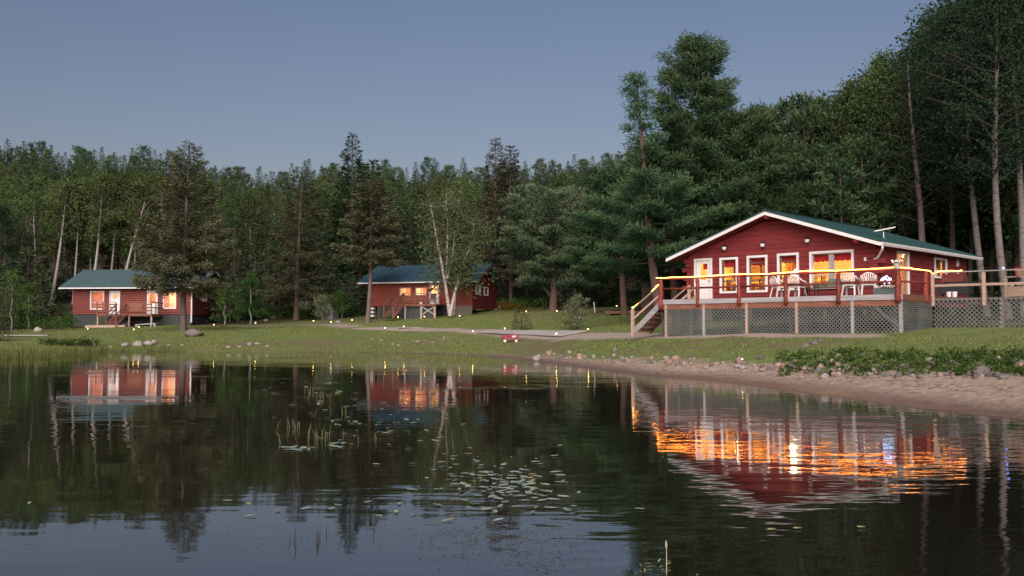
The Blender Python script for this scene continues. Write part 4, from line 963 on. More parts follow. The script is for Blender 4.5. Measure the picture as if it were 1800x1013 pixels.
# ---- dark shed behind the lodge's left end, with its own low deck
def shed():
    O = gp(1128, 76.); A = math.radians(-12); zb = O[2] - .3; dz = 0
    T = thing('dark_shed', 'small dark weathered shed under the pines beyond the lodge', 'shed', (O[0], O[1], zb), A)
    W_ = 5.6
    for i in range(19):
        if 6 <= i <= 8: continue
        m = MB(); x = i * W_ / 19; m.box(x + .006, x + W_ / 19 - .006, (i % 2) * .012, .10, .3, 3.0); m.build('wall_board', M_DKW, T)
    m = MB(); m.box(.02, W_ - .02, .11, 4, .3, 3.0); m.build('wall_core', M_DKW, T)
    m = MB(); m.box(1.80, 2.6, .04, .09, .3, 2.55); m.build('door', M_DARK, T); m = MB(); m.box(2.46, 2.52, .0, .04, .3, 2.5); m.build('door_trim', M_BRNW, T)
    gable_roof(T, 0, mat('grey_tin_roof', (.11, .115, .12), .6), -.4, W_ + .4, -.6, 3.0, 2, 4.1, 4.5, 3.0, 12, fascia=M_DKW)
    D = thing('low_deck', 'low reddish plank platform before the dark shed', 'deck', (O[0], O[1], zb), A)
    for i in range(12): m = MB(); m.box(-2.6, 2.5, -2.4 + i * .19, -2.4 + i * .19 + .18, .32, .37); m.build('deck_board', M_BRNW, D)
    m = MB(); m.box(-2.62, 2.52, -2.45, -2.405, .16, .375); m.build('rim_board', M_BRNW, D)
    for x in (-2.3, -.6, 1.0, 2.3): m = MB(); m.box(x - .06, x + .06, -2.4, -2.28, -.4, .318); m.build('support_post', M_DKW, D)
shed()

# ------------------------------------------------------------------ trees
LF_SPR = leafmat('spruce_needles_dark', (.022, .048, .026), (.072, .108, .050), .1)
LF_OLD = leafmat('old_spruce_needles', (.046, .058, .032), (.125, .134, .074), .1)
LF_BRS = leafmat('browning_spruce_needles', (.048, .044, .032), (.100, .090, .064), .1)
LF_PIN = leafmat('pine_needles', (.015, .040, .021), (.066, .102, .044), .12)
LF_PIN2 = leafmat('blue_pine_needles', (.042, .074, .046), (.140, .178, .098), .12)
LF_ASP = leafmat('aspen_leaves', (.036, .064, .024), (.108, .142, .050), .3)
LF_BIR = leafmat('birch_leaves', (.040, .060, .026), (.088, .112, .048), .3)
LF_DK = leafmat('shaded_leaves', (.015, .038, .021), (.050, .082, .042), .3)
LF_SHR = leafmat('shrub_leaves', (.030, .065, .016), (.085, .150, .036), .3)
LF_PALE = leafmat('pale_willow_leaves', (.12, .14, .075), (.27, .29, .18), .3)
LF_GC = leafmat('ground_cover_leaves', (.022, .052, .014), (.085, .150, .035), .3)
LF_GRS = leafmat('lawn_blades', (.095, .125, .042), (.215, .245, .085), .3)
LF_REED = leafmat('reed_blades', (.085, .125, .035), (.20, .235, .08), .3)
BK_SPR = mat('spruce_bark', (.10, .078, .068), .9, .35, 4, .6, (1, 1, .4))
BK_PIN = mat('pine_bark', (.105, .066, .053), .9, .35, 4, .6, (1, 1, .4))
BK_ASP = mat('aspen_bark', (.14, .125, .118), .85, .3, 3, .3, (1, 1, 2.2), col2=(.25, .225, .215), thr=(.35, .5))
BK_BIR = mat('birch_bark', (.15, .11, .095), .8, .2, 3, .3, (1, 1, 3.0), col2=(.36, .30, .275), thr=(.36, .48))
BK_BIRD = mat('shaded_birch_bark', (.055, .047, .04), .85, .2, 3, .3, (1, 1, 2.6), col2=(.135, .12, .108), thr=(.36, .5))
BK_LIMB = mat('grey_limb_bark', (.10, .088, .078), .9, .3, 4)
BK_DK = mat('dark_bark', (.045, .035, .030), .9, .35, 4, .5, (1, 1, .4))

def unit(a): return a / np.maximum(np.linalg.norm(a, axis=-1, keepdims=True), 1e-9)
def leaves_mesh(name, pos, d, n, Ln, Wd, tint):
    """one rhombus per leaf or needle spray"""
    pos, d, n = np.asarray(pos), unit(np.asarray(d)), np.asarray(n)
    s = unit(np.cross(d, n)); Ln = np.asarray(Ln)[:, None]; Wd = np.asarray(Wd)[:, None]
    k = .45
    v = np.stack([pos, pos + d * Ln * k + s * Wd * .5, pos + d * Ln, pos + d * Ln * k - s * Wd * .5], 1).reshape(-1, 3)
    f = np.arange(len(pos) * 4).reshape(-1, 4)
    return mesh_np(name, v, f, False, {'tint': np.repeat(np.clip(tint, 0, 1), 4)})
class Skel:
    def __init__(s): s.mb = MB(); s.lb = MB()
    def limb(s, pts, r0, r1, n=5):
        k = len(pts); s.lb.tube(pts, [r0 + (r1 - r0) * i / (k - 1) for i in range(k)], n, False)
def conifer_data(seed, Ht, R, z0, nb, slope0=-.25, slope1=.55, upturn=.25, prof=None, spr=.34, wid=.11, dens=30, tr=.16, thin=0., lean=(0, 0), irregular=.25, dead=0.0, flat=.5):
    """spruce / fir: trunk + limbs and needle sprays on drooping boughs"""
    g = np.random.default_rng(seed); sk = Skel()
    bend = g.uniform(-.12, .12, 2)
    def tp(h): f = h / Ht; return np.array([lean[0] * f + bend[0] * math.sin(f * 5), lean[1] * f + bend[1] * math.sin(f * 4), h])
    hs = np.linspace(-.3, Ht * .985, 12); sk.mb.tube([tuple(tp(h)) for h in hs], [tr * (1.35 if i == 0 else 1) * max(.06, (1 - max(h, 0) / Ht)) ** .8 + .01 for i, h in enumerate(hs)], 8, False)
    prof = prof or (lambda f: (1 - f) ** .85 * min(1, .55 + f * 3))
    P_, D_, N_, L_, W_, T_ = [], [], [], [], [], []
    for i in range(nb):
        f = ((i + g.uniform(0, 1)) / nb); h = z0 + (Ht - z0) * f
        L = R * prof(f) * g.uniform(1 - irregular, 1 + irregular * .6) + .15
        if g.uniform() < thin: L *= .45
        az = i * 2.399963 + g.uniform(-.5, .5); o = np.array([math.cos(az), math.sin(az), 0]); lat = np.array([-o[1], o[0], 0])
        sl = slope0 + (slope1 - slope0) * f + g.uniform(-.12, .12); b = tp(h)
        def bp(t): return b + o * L * t + np.array([0, 0, 1]) * L * (sl * t + upturn * t * t)
        if L > .7: sk.limb([tuple(bp(t)) for t in (0, .35, .7, .95)], .012 + .012 * L, .006, 4)
        if g.uniform() < dead and f < .45: continue
        m = max(6, int(dens * L * (.35 + .5 * L)))
        t = np.sqrt(g.uniform(.03, 1.0, m)); side = g.uniform(-1, 1, m); w = (.16 + .42 * L * (1.02 - t)) * np.minimum(1, t * 3)
        ps = b + np.outer(L * t, o) + np.outer(side * w, lat)
        ps[:, 2] += L * (sl * t + upturn * t * t) - np.abs(side) * w * .30 + g.normal(0, .05 + .03 * L, m)
        dd = np.outer(np.ones(m), o) + np.outer(side * 1.1, lat) + g.normal(0, .17, (m, 3)); dd[:, 2] += sl * .6 - .18
        nn_ = g.normal(0, flat, (m, 3)); nn_[:, 2] += 1
        P_.append(ps); D_.append(dd); N_.append(nn_); L_.append(spr * g.uniform(.6, 1.3, m)); W_.append(wid * g.uniform(.7, 1.3, m))
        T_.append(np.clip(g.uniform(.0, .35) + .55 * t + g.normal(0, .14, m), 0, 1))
    # leader
    m = 40; t = g.uniform(0, 1, m); hh = Ht - .9 * t * min(1.6, Ht * .12); ps = np.array([tp(h) for h in hh]); a = g.uniform(0, 6.28, m)
    P_.append(ps); D_.append(np.stack([np.cos(a) * .6, np.sin(a) * .6, np.full(m, .6)], 1)); N_.append(g.normal(0, 1, (m, 3))); L_.append(np.full(m, spr * .7)); W_.append(np.full(m, wid)); T_.append(np.full(m, .6))
    cat = np.concatenate
    return sk, (cat(P_), cat(D_), cat(N_), cat(L_), cat(W_), cat(T_))
def tufts(g, c, out, n, r, ln, wd, tb):
    """needle tufts around clump centres c (k,3)"""
    k = len(c); q = np.repeat(c, n, 0) + g.normal(0, r, (k * n, 3)) * np.array([1, 1, .40]); o = np.repeat(out, n, 0)
    d = g.normal(0, .75, (k * n, 3)) + o * .8; d[:, 2] += .55
    return q, d, g.normal(0, 1, (k * n, 3)), ln * g.uniform(.6, 1.25, k * n), wd * g.uniform(.7, 1.3, k * n), np.clip(np.repeat(tb, n) + g.normal(0, .12, k * n) + .9 * (q - np.repeat(c, n, 0))[:, 2] / r, 0, 1)  # tuft tops lighter: light from above put into the needle tint
def pine_data(seed, Ht, R, z0, nb, prof, slope0=-.05, slope1=.5, upturn=.22, cl=9, nt=20, ln=.30, wd=.055, tr=.26, lean=(0, 0), tr_r=.20, forks=(), gap=.0):
    """white pine: layered plates of needle tufts on long boughs"""
    g = np.random.default_rng(seed); sk = Skel(); bend = g.uniform(-.2, .2, 2)
    def tp(h): f = h / Ht; return np.array([lean[0] * f + bend[0] * math.sin(f * 5), lean[1] * f + bend[1] * math.sin(f * 4), h])
    hs = np.linspace(-.3, Ht * .97, 14); sk.mb.tube([tuple(tp(h)) for h in hs], [tr * (1.3 if i == 0 else 1) * max(.05, 1 - max(h, 0) / Ht) ** .75 + .012 for i, h in enumerate(hs)], 9, False)
    for (x, y, z, h0) in forks:
        a = tp(h0); sk.limb([tuple(a), tuple(a * .45 + np.array([x, y, z]) * .55 + np.array([0, 0, -.1])), (x, y, z)], tr * .55, .03, 6)
    C, O, Tb = [], [], []
    for i in range(nb):
        f = (i + g.uniform(0, 1)) / nb; h = z0 + (Ht - z0) * f
        if g.uniform() < gap: continue
        L = R * prof(f) * g.uniform(.62, 1.12) + .25; az = i * 2.399963 + g.uniform(-.6, .6)
        o = np.array([math.cos(az), math.sin(az), 0]); lat = np.array([-o[1], o[0], 0]); sl = slope0 + (slope1 - slope0) * f + g.uniform(-.14, .14); b = tp(h)
        sk.limb([tuple(b + o * L * t + np.array([0, 0, L * (sl * t + upturn * t * t)])) for t in (0, .3, .6, .92)], .02 + .013 * L, .008, 4)
        m = max(3, int(cl * (L * .55 + .12 * L * L))); t = g.uniform(.22, 1, m) ** .75; s = g.uniform(-1, 1, m); w = (.12 + .40 * L * (1.05 - t))
        c = b + np.outer(L * t, o) + np.outer(s * w, lat); c[:, 2] += L * (sl * t + upturn * t * t) + g.normal(.05, .06, m)
        C.append(c); O.append(np.outer(np.ones(m), o) + np.outer(s * .7, lat)); Tb.append(np.clip(g.uniform(.05, .4) + .45 * t + g.normal(0, .1, m), 0, 1))
    C = np.concatenate(C); O = np.concatenate(O); Tb = np.concatenate(Tb)
    top = np.array([tp(Ht * q) for q in (.95, .98, 1.0)]); C = np.concatenate([C, top]); O = np.concatenate([O, np.tile([0, 0, 1.], (3, 1))]); Tb = np.concatenate([Tb, [.5] * 3])
    return sk, tufts(g, C, O, nt, tr_r, ln, wd, Tb)
def broad_data(seed, Ht, R, z0, nl, leaf=.2, per=26, cr=.55, tr=.14, lean=(0, 0), asc=.9, sub=4, prof=None, stems=None, bare=0., fill=0):
    """aspen / birch: bare lower trunk, ascending limbs, clumps of small leaves"""
    g = np.random.default_rng(seed); sk = Skel(); bend = g.uniform(-.25, .25, 2)
    def tp(h): f = h / Ht; return np.array([lean[0] * f + bend[0] * math.sin(f * 5.), lean[1] * f + bend[1] * math.sin(f * 4.), h])
    prof = prof or (lambda f: math.sin(math.pi * min(1, .18 + f * .80)) ** .8)
    hs = np.linspace(-.3, Ht * .96, 14); sk.mb.tube([tuple(tp(h)) for h in hs], [tr * (1.3 if i == 0 else 1) * max(.05, 1 - max(h, 0) / Ht) ** .7 + .01 for i, h in enumerate(hs)], 8, False)
    C, Tb, Rr = [], [], []
    for i in range(nl):
        f = (i + g.uniform(0, 1)) / nl; h = z0 + (Ht - z0) * f * .97; L = R * prof(f) * g.uniform(.55, 1.12); az = i * 2.399963 + g.uniform(-.6, .6)
        o = np.array([math.cos(az), math.sin(az), 0]); b = tp(h); a_ = asc * g.uniform(.5, 1.3)
        e = b + o * L + np.array([0, 0, L * a_]); mid = b + o * L * .5 + np.array([0, 0, L * a_ * .62])
        sk.limb([tuple(b), tuple(mid), tuple(e)], .012 + .014 * L, .006, 4)
        if g.uniform() < bare: continue
        for k in range(sub):
            t = g.uniform(.35, 1.05); p = b + (e - b) * t + g.normal(0, .26 * L * .6 + .1, 3); C.append(p); Tb.append(g.uniform(.05, .75)); Rr.append(cr * g.uniform(.6, 1.25))
            if L > 1: sk.limb([tuple(b + (e - b) * t * .8), tuple(p)], .012, .004, 3)
    C.append(tp(Ht)); Tb.append(.6); Rr.append(cr * .6)
    C = np.array(C); Tb = np.array(Tb); Rr = np.array(Rr); n = len(C) * per
    q = np.repeat(C, per, 0) + g.normal(0, .52, (n, 3)) * np.repeat(Rr, per)[:, None] * np.array([1, 1, .75])
    d = g.normal(0, 1, (n, 3)); d[:, 2] -= .25
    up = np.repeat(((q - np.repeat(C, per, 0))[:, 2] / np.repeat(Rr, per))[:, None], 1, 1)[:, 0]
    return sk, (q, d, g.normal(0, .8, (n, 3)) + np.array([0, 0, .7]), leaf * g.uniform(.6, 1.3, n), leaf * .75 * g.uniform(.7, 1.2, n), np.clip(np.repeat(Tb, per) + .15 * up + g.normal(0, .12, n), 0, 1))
def tree_meshes(nm, data):
    sk, lv = data; out = []
    for q, m in (('_trunk', sk.mb), ('_limbs', sk.lb)):
        me = bpy.data.meshes.new(nm + q); me.from_pydata(m.v, [], m.f); me.polygons.foreach_set('use_smooth', [True] * len(me.polygons)); me.update(); out.append(me)
    return out[0], leaves_mesh(nm + '_crown', *lv), out[1]
def put_tree(name, label, meshes, lm, bm, loc, rz=0., sc=1., scz=None, group=None, cat='tree'):
    t = thing(name, label, cat, (loc[0], loc[1], loc[2] - .05), rz, group); t.scale = (sc, sc, scz or sc)
    link('trunk', meshes[0], None, t); link('crown', meshes[1], None, t); lo = link('limbs', meshes[2], None, t); lo['kind'] = 'stuff'
    if not meshes[0].materials: meshes[0].materials.append(bm); meshes[1].materials.append(lm); meshes[2].materials.append(BK_LIMB if bm in (BK_ASP, BK_BIR) else BK_DK)
    return t
def hgt(px, py, d, zb):
    r = ray(px, py); return CAM_H + r[2] / r[1] * d - zb

# ---- single trees that stand out
def hero(name, label, base, top, make, lm, bm, cat='tree', group=None, rz=0.):
    b = gp(*base); Ht = hgt(top[0], top[1], base[1], b[2]); xt = (top[0] - 900) / F_PX * base[1]
    return put_tree(name, label, tree_meshes(name, make(Ht, (xt - b[0], 0))), lm, bm, b, rz, group=group)
# big spruce before the log-sided cabin
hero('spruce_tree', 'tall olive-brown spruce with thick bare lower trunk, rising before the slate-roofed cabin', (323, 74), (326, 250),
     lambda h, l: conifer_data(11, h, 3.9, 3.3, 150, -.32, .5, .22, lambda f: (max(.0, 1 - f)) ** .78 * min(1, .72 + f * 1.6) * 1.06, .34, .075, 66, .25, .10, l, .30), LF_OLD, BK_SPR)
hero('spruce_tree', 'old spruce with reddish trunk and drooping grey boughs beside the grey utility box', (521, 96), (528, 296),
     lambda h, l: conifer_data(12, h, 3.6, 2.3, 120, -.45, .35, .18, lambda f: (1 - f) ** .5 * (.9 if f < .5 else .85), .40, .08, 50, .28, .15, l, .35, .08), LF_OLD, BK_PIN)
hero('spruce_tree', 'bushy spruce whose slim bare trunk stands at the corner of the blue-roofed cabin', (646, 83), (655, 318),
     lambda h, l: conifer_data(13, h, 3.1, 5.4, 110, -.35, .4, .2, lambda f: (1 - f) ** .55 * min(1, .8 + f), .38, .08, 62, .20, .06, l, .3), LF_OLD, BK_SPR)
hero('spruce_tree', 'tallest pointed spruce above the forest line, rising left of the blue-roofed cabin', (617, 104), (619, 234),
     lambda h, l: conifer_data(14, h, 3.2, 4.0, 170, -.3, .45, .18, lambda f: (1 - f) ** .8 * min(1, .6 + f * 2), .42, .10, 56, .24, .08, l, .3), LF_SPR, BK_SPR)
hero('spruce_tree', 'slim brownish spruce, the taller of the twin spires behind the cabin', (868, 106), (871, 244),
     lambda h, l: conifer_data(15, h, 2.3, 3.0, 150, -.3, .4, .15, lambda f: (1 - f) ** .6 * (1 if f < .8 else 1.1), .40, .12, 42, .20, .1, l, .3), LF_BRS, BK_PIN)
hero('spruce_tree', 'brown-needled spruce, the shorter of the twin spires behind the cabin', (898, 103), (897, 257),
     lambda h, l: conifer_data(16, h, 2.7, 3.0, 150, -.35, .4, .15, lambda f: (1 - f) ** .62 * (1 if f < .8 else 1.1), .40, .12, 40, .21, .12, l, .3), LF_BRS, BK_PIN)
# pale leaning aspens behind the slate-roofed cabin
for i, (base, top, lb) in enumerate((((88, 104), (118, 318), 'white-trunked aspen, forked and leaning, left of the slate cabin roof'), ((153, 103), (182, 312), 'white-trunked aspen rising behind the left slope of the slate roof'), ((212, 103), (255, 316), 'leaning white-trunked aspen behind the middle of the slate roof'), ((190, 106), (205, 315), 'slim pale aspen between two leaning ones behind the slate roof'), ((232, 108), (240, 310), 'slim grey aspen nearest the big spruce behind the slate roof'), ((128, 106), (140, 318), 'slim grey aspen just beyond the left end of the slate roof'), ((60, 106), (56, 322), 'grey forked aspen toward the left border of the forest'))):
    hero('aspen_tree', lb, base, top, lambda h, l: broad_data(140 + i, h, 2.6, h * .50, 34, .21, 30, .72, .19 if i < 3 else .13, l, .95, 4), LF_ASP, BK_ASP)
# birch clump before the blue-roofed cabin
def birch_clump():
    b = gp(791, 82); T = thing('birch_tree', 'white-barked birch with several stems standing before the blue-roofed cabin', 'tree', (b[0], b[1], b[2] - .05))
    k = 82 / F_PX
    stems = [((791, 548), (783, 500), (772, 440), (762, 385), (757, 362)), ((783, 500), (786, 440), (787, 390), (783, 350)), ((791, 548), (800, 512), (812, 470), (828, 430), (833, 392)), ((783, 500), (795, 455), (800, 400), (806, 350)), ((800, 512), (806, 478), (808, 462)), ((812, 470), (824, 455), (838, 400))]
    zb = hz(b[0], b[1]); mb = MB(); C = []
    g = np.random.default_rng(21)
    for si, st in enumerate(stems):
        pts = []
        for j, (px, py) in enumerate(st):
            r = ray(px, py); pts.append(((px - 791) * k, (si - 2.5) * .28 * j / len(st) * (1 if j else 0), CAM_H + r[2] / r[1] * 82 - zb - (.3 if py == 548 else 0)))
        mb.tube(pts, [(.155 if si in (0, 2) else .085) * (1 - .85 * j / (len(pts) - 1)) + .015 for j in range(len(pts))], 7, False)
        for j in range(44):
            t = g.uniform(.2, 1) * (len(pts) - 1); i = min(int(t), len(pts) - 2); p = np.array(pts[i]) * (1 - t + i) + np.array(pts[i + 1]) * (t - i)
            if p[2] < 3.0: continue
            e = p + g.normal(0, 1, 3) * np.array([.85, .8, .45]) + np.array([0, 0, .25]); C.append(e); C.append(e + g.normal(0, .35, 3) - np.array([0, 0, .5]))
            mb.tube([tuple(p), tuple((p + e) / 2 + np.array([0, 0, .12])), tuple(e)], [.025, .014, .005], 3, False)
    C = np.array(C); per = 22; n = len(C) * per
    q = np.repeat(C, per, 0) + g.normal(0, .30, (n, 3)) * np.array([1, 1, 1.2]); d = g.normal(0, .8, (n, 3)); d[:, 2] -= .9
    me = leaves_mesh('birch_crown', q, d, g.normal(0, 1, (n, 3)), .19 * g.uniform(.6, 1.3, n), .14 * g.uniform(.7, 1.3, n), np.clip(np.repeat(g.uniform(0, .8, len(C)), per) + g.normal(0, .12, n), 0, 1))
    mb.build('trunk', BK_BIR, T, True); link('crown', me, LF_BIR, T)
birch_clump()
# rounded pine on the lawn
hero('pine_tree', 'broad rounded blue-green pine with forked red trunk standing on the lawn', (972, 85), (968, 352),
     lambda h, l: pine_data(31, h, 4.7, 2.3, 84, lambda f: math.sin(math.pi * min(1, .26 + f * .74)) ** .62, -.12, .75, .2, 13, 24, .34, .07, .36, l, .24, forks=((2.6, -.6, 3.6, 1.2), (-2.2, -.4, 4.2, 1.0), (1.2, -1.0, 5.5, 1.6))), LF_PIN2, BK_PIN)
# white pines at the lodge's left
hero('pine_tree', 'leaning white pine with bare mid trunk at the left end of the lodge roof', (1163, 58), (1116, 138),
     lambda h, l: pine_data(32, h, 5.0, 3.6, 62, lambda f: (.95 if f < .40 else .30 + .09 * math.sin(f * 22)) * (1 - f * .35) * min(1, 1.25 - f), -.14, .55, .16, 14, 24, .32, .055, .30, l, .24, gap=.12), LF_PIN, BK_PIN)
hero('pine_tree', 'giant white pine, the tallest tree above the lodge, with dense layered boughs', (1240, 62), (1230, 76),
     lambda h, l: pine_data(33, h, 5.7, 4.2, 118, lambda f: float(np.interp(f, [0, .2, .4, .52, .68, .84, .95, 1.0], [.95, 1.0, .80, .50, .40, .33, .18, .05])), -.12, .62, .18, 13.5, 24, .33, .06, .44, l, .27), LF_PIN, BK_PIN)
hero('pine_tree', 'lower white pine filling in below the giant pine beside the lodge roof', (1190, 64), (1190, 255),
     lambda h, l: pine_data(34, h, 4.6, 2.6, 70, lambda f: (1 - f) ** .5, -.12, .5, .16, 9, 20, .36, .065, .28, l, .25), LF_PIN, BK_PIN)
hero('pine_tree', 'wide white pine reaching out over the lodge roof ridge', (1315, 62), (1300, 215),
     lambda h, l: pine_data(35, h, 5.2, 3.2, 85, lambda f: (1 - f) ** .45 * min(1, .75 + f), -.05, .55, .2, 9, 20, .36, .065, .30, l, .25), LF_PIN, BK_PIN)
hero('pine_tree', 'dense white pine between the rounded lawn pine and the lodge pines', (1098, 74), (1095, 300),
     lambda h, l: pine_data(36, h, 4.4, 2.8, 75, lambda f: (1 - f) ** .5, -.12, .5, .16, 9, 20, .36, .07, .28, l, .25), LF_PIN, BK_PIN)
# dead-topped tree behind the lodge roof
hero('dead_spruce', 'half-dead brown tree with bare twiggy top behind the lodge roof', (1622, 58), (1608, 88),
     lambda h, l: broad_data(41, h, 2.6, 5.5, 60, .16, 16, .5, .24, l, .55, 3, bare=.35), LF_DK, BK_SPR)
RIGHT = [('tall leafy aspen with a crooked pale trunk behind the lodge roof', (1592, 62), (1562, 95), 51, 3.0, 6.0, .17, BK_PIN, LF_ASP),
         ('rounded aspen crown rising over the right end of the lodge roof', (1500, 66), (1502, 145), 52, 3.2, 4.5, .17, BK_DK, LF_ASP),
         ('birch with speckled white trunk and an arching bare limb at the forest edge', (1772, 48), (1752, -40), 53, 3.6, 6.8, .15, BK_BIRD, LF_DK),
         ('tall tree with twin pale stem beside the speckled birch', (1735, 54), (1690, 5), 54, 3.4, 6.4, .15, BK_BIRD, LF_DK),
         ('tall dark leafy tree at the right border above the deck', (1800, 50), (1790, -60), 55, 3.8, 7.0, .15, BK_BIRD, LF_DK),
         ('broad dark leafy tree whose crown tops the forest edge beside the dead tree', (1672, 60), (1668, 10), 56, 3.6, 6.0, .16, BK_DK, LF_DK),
         ('slim dark tree standing between the dead tree and the forest edge', (1652, 66), (1640, 60), 57, 3.0, 5.0, .17, BK_DK, LF_DK)]
for lb, base, top, sd_, R_, z0_, lf, bk, lm in RIGHT:
    hero('leafy_tree', lb, base, top, lambda h, l: broad_data(sd_, h, R_, z0_, 64, lf, 42, .72, .20, l, .55, 5), lm, bk, group='trees right of the lodge')
# arching bare limb of the birch
# ---- forest, many alike: a handful of kinds, each tree its own copy
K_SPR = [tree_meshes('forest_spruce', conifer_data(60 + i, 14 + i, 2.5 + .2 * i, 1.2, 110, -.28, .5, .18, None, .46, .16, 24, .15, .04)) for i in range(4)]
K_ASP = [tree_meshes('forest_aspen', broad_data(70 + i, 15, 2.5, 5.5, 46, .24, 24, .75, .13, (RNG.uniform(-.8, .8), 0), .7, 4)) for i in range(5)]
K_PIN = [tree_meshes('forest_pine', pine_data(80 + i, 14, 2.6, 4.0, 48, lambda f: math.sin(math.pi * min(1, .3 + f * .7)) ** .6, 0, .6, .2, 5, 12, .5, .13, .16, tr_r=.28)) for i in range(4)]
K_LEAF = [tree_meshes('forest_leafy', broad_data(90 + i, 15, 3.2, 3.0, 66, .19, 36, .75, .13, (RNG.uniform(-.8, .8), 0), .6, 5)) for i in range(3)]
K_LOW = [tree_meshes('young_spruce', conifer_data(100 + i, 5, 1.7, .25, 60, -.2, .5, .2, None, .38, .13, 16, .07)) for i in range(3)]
ONES = ['', 'first', 'second', 'third', 'fourth', 'fifth', 'sixth', 'seventh', 'eighth', 'ninth', 'tenth', 'eleventh', 'twelfth', 'thirteenth', 'fourteenth', 'fifteenth', 'sixteenth', 'seventeenth', 'eighteenth', 'nineteenth', 'twentieth']
def nth(k): return ONES[k] if k < 21 else ('thirtieth' if k == 30 else 'twenty-' + ONES[k - 20] if k < 30 else 'thirty-' + ONES[k - 30])
rg = random.Random(17)
def forest_tree(kind, px, d, top=None, Ht=None, lm=None, bm=None, label='', name='', group='forest trees', narrow=1.):
    b = gp(px, d); K = {'s': K_SPR, 'a': K_ASP, 'p': K_PIN, 'l': K_LEAF, 'y': K_LOW}[kind]; me = rg.choice(K)
    base = {'s': 14 + K.index(me) if kind == 's' else 0, 'a': 15, 'p': 14, 'l': 15, 'y': 5}[kind]
    h = Ht if Ht else max(3, hgt(px, top, d, b[2])); s = h / base
    t = put_tree(name, label, me, lm, bm, b, rg.uniform(0, 6.28), (s * rg.uniform(.88, 1.12) if h > 6 else s) * narrow, s, group); return t
DEF = {'s': ('spruce_tree', LF_SPR, BK_DK), 'a': ('aspen_tree', LF_ASP, BK_LIMB), 'p': ('pine_tree', LF_PIN, BK_PIN), 'l': ('leafy_tree', LF_DK, BK_DK), 'y': ('young_spruce', LF_SPR, BK_DK)}
def ft(kind, px, d, lab, grp, top=None, Ht=None, narrow=1.):
    n, lm, bm = DEF[kind]; return forest_tree(kind, px, d, top, Ht, lm, bm, lab, n, grp, narrow)
# hillside ridge behind the cabins
def ridge_y(px): return np.interp(px, [-60, 0, 120, 250, 330, 450, 560, 680, 800, 900, 1000, 1080, 1200, 1400], [250, 252, 262, 268, 278, 300, 285, 292, 282, 288, 276, 268, 270, 280])
for row, (d, step, lift) in enumerate(((205, 12, 0), (185, 14, 12), (165, 17, 26), (148, 20, 42), (132, 25, 56))):
    px = -40 + row * 5
    while px < 1130:
        x = px + rg.uniform(-6, 6); k = rg.choice('spsps' if row < 2 else 'spaps' if row < 4 else 'saas')
        lab = {'s': 'dark spruce among the packed forest on the hillside behind the cabins', 'p': 'round-topped pine among the packed forest on the hillside behind the cabins', 'a': 'leafy aspen among the packed forest on the hillside behind the cabins'}[k]
        ft(k, x, d + rg.uniform(-6, 6), lab, 'hillside forest ' + DEF[k][0] + 's', float(ridge_y(x)) + lift + rg.uniform(-8, 14), None, .78 if row < 3 else .92); px += step * rg.uniform(.8, 1.2)
# first rows behind the cabins
cnt = {}
for px, kind, d, top in sorted([(20, 'a', 108, 318), (60, 's', 112, 345), (95, 'a', 106, 300), (125, 'a', 110, 325), (158, 'a', 107, 300), (180, 'a', 113, 322), (218, 'a', 108, 305), (245, 'a', 110, 318), (270, 's', 112, 330), (205, 's', 116, 330), (140, 's', 117, 340),
                         (375, 's', 106, 330), (412, 's', 100, 338), (440, 'a', 112, 318), (465, 's', 110, 322), (490, 's', 104, 352), (555, 's', 112, 305), (585, 's', 104, 330), (570, 'a', 116, 310), (655, 's', 108, 272), (690, 's', 106, 318), (720, 's', 108, 340), (742, 'a', 112, 302), (765, 's', 106, 350), (795, 'a', 112, 300), (825, 'a', 112, 308), (850, 's', 112, 320), (925, 'a', 110, 300), (950, 's', 112, 305), (985, 'a', 108, 290), (1010, 'a', 104, 285), (1035, 'l', 100, 290), (1060, 'l', 96, 285), (1050, 's', 92, 330), (1085, 'l', 104, 280), (40, 's', 103, 380), (5, 'l', 100, 350)]):
    cnt[kind] = cnt.get(kind, 0) + 1
    lab = nth(cnt[kind]) + {'s': ' dark spruce from the left border in the first forest rows behind the cabins', 'a': ' pale-trunked aspen from the left border in the first forest rows', 'l': ' leafy tree from the left border in the first forest rows behind the cabins'}[kind]
    ft(kind, px, d, lab, 'forest edge ' + DEF[kind][0] + 's', top + (22 if kind == 'a' else 10))
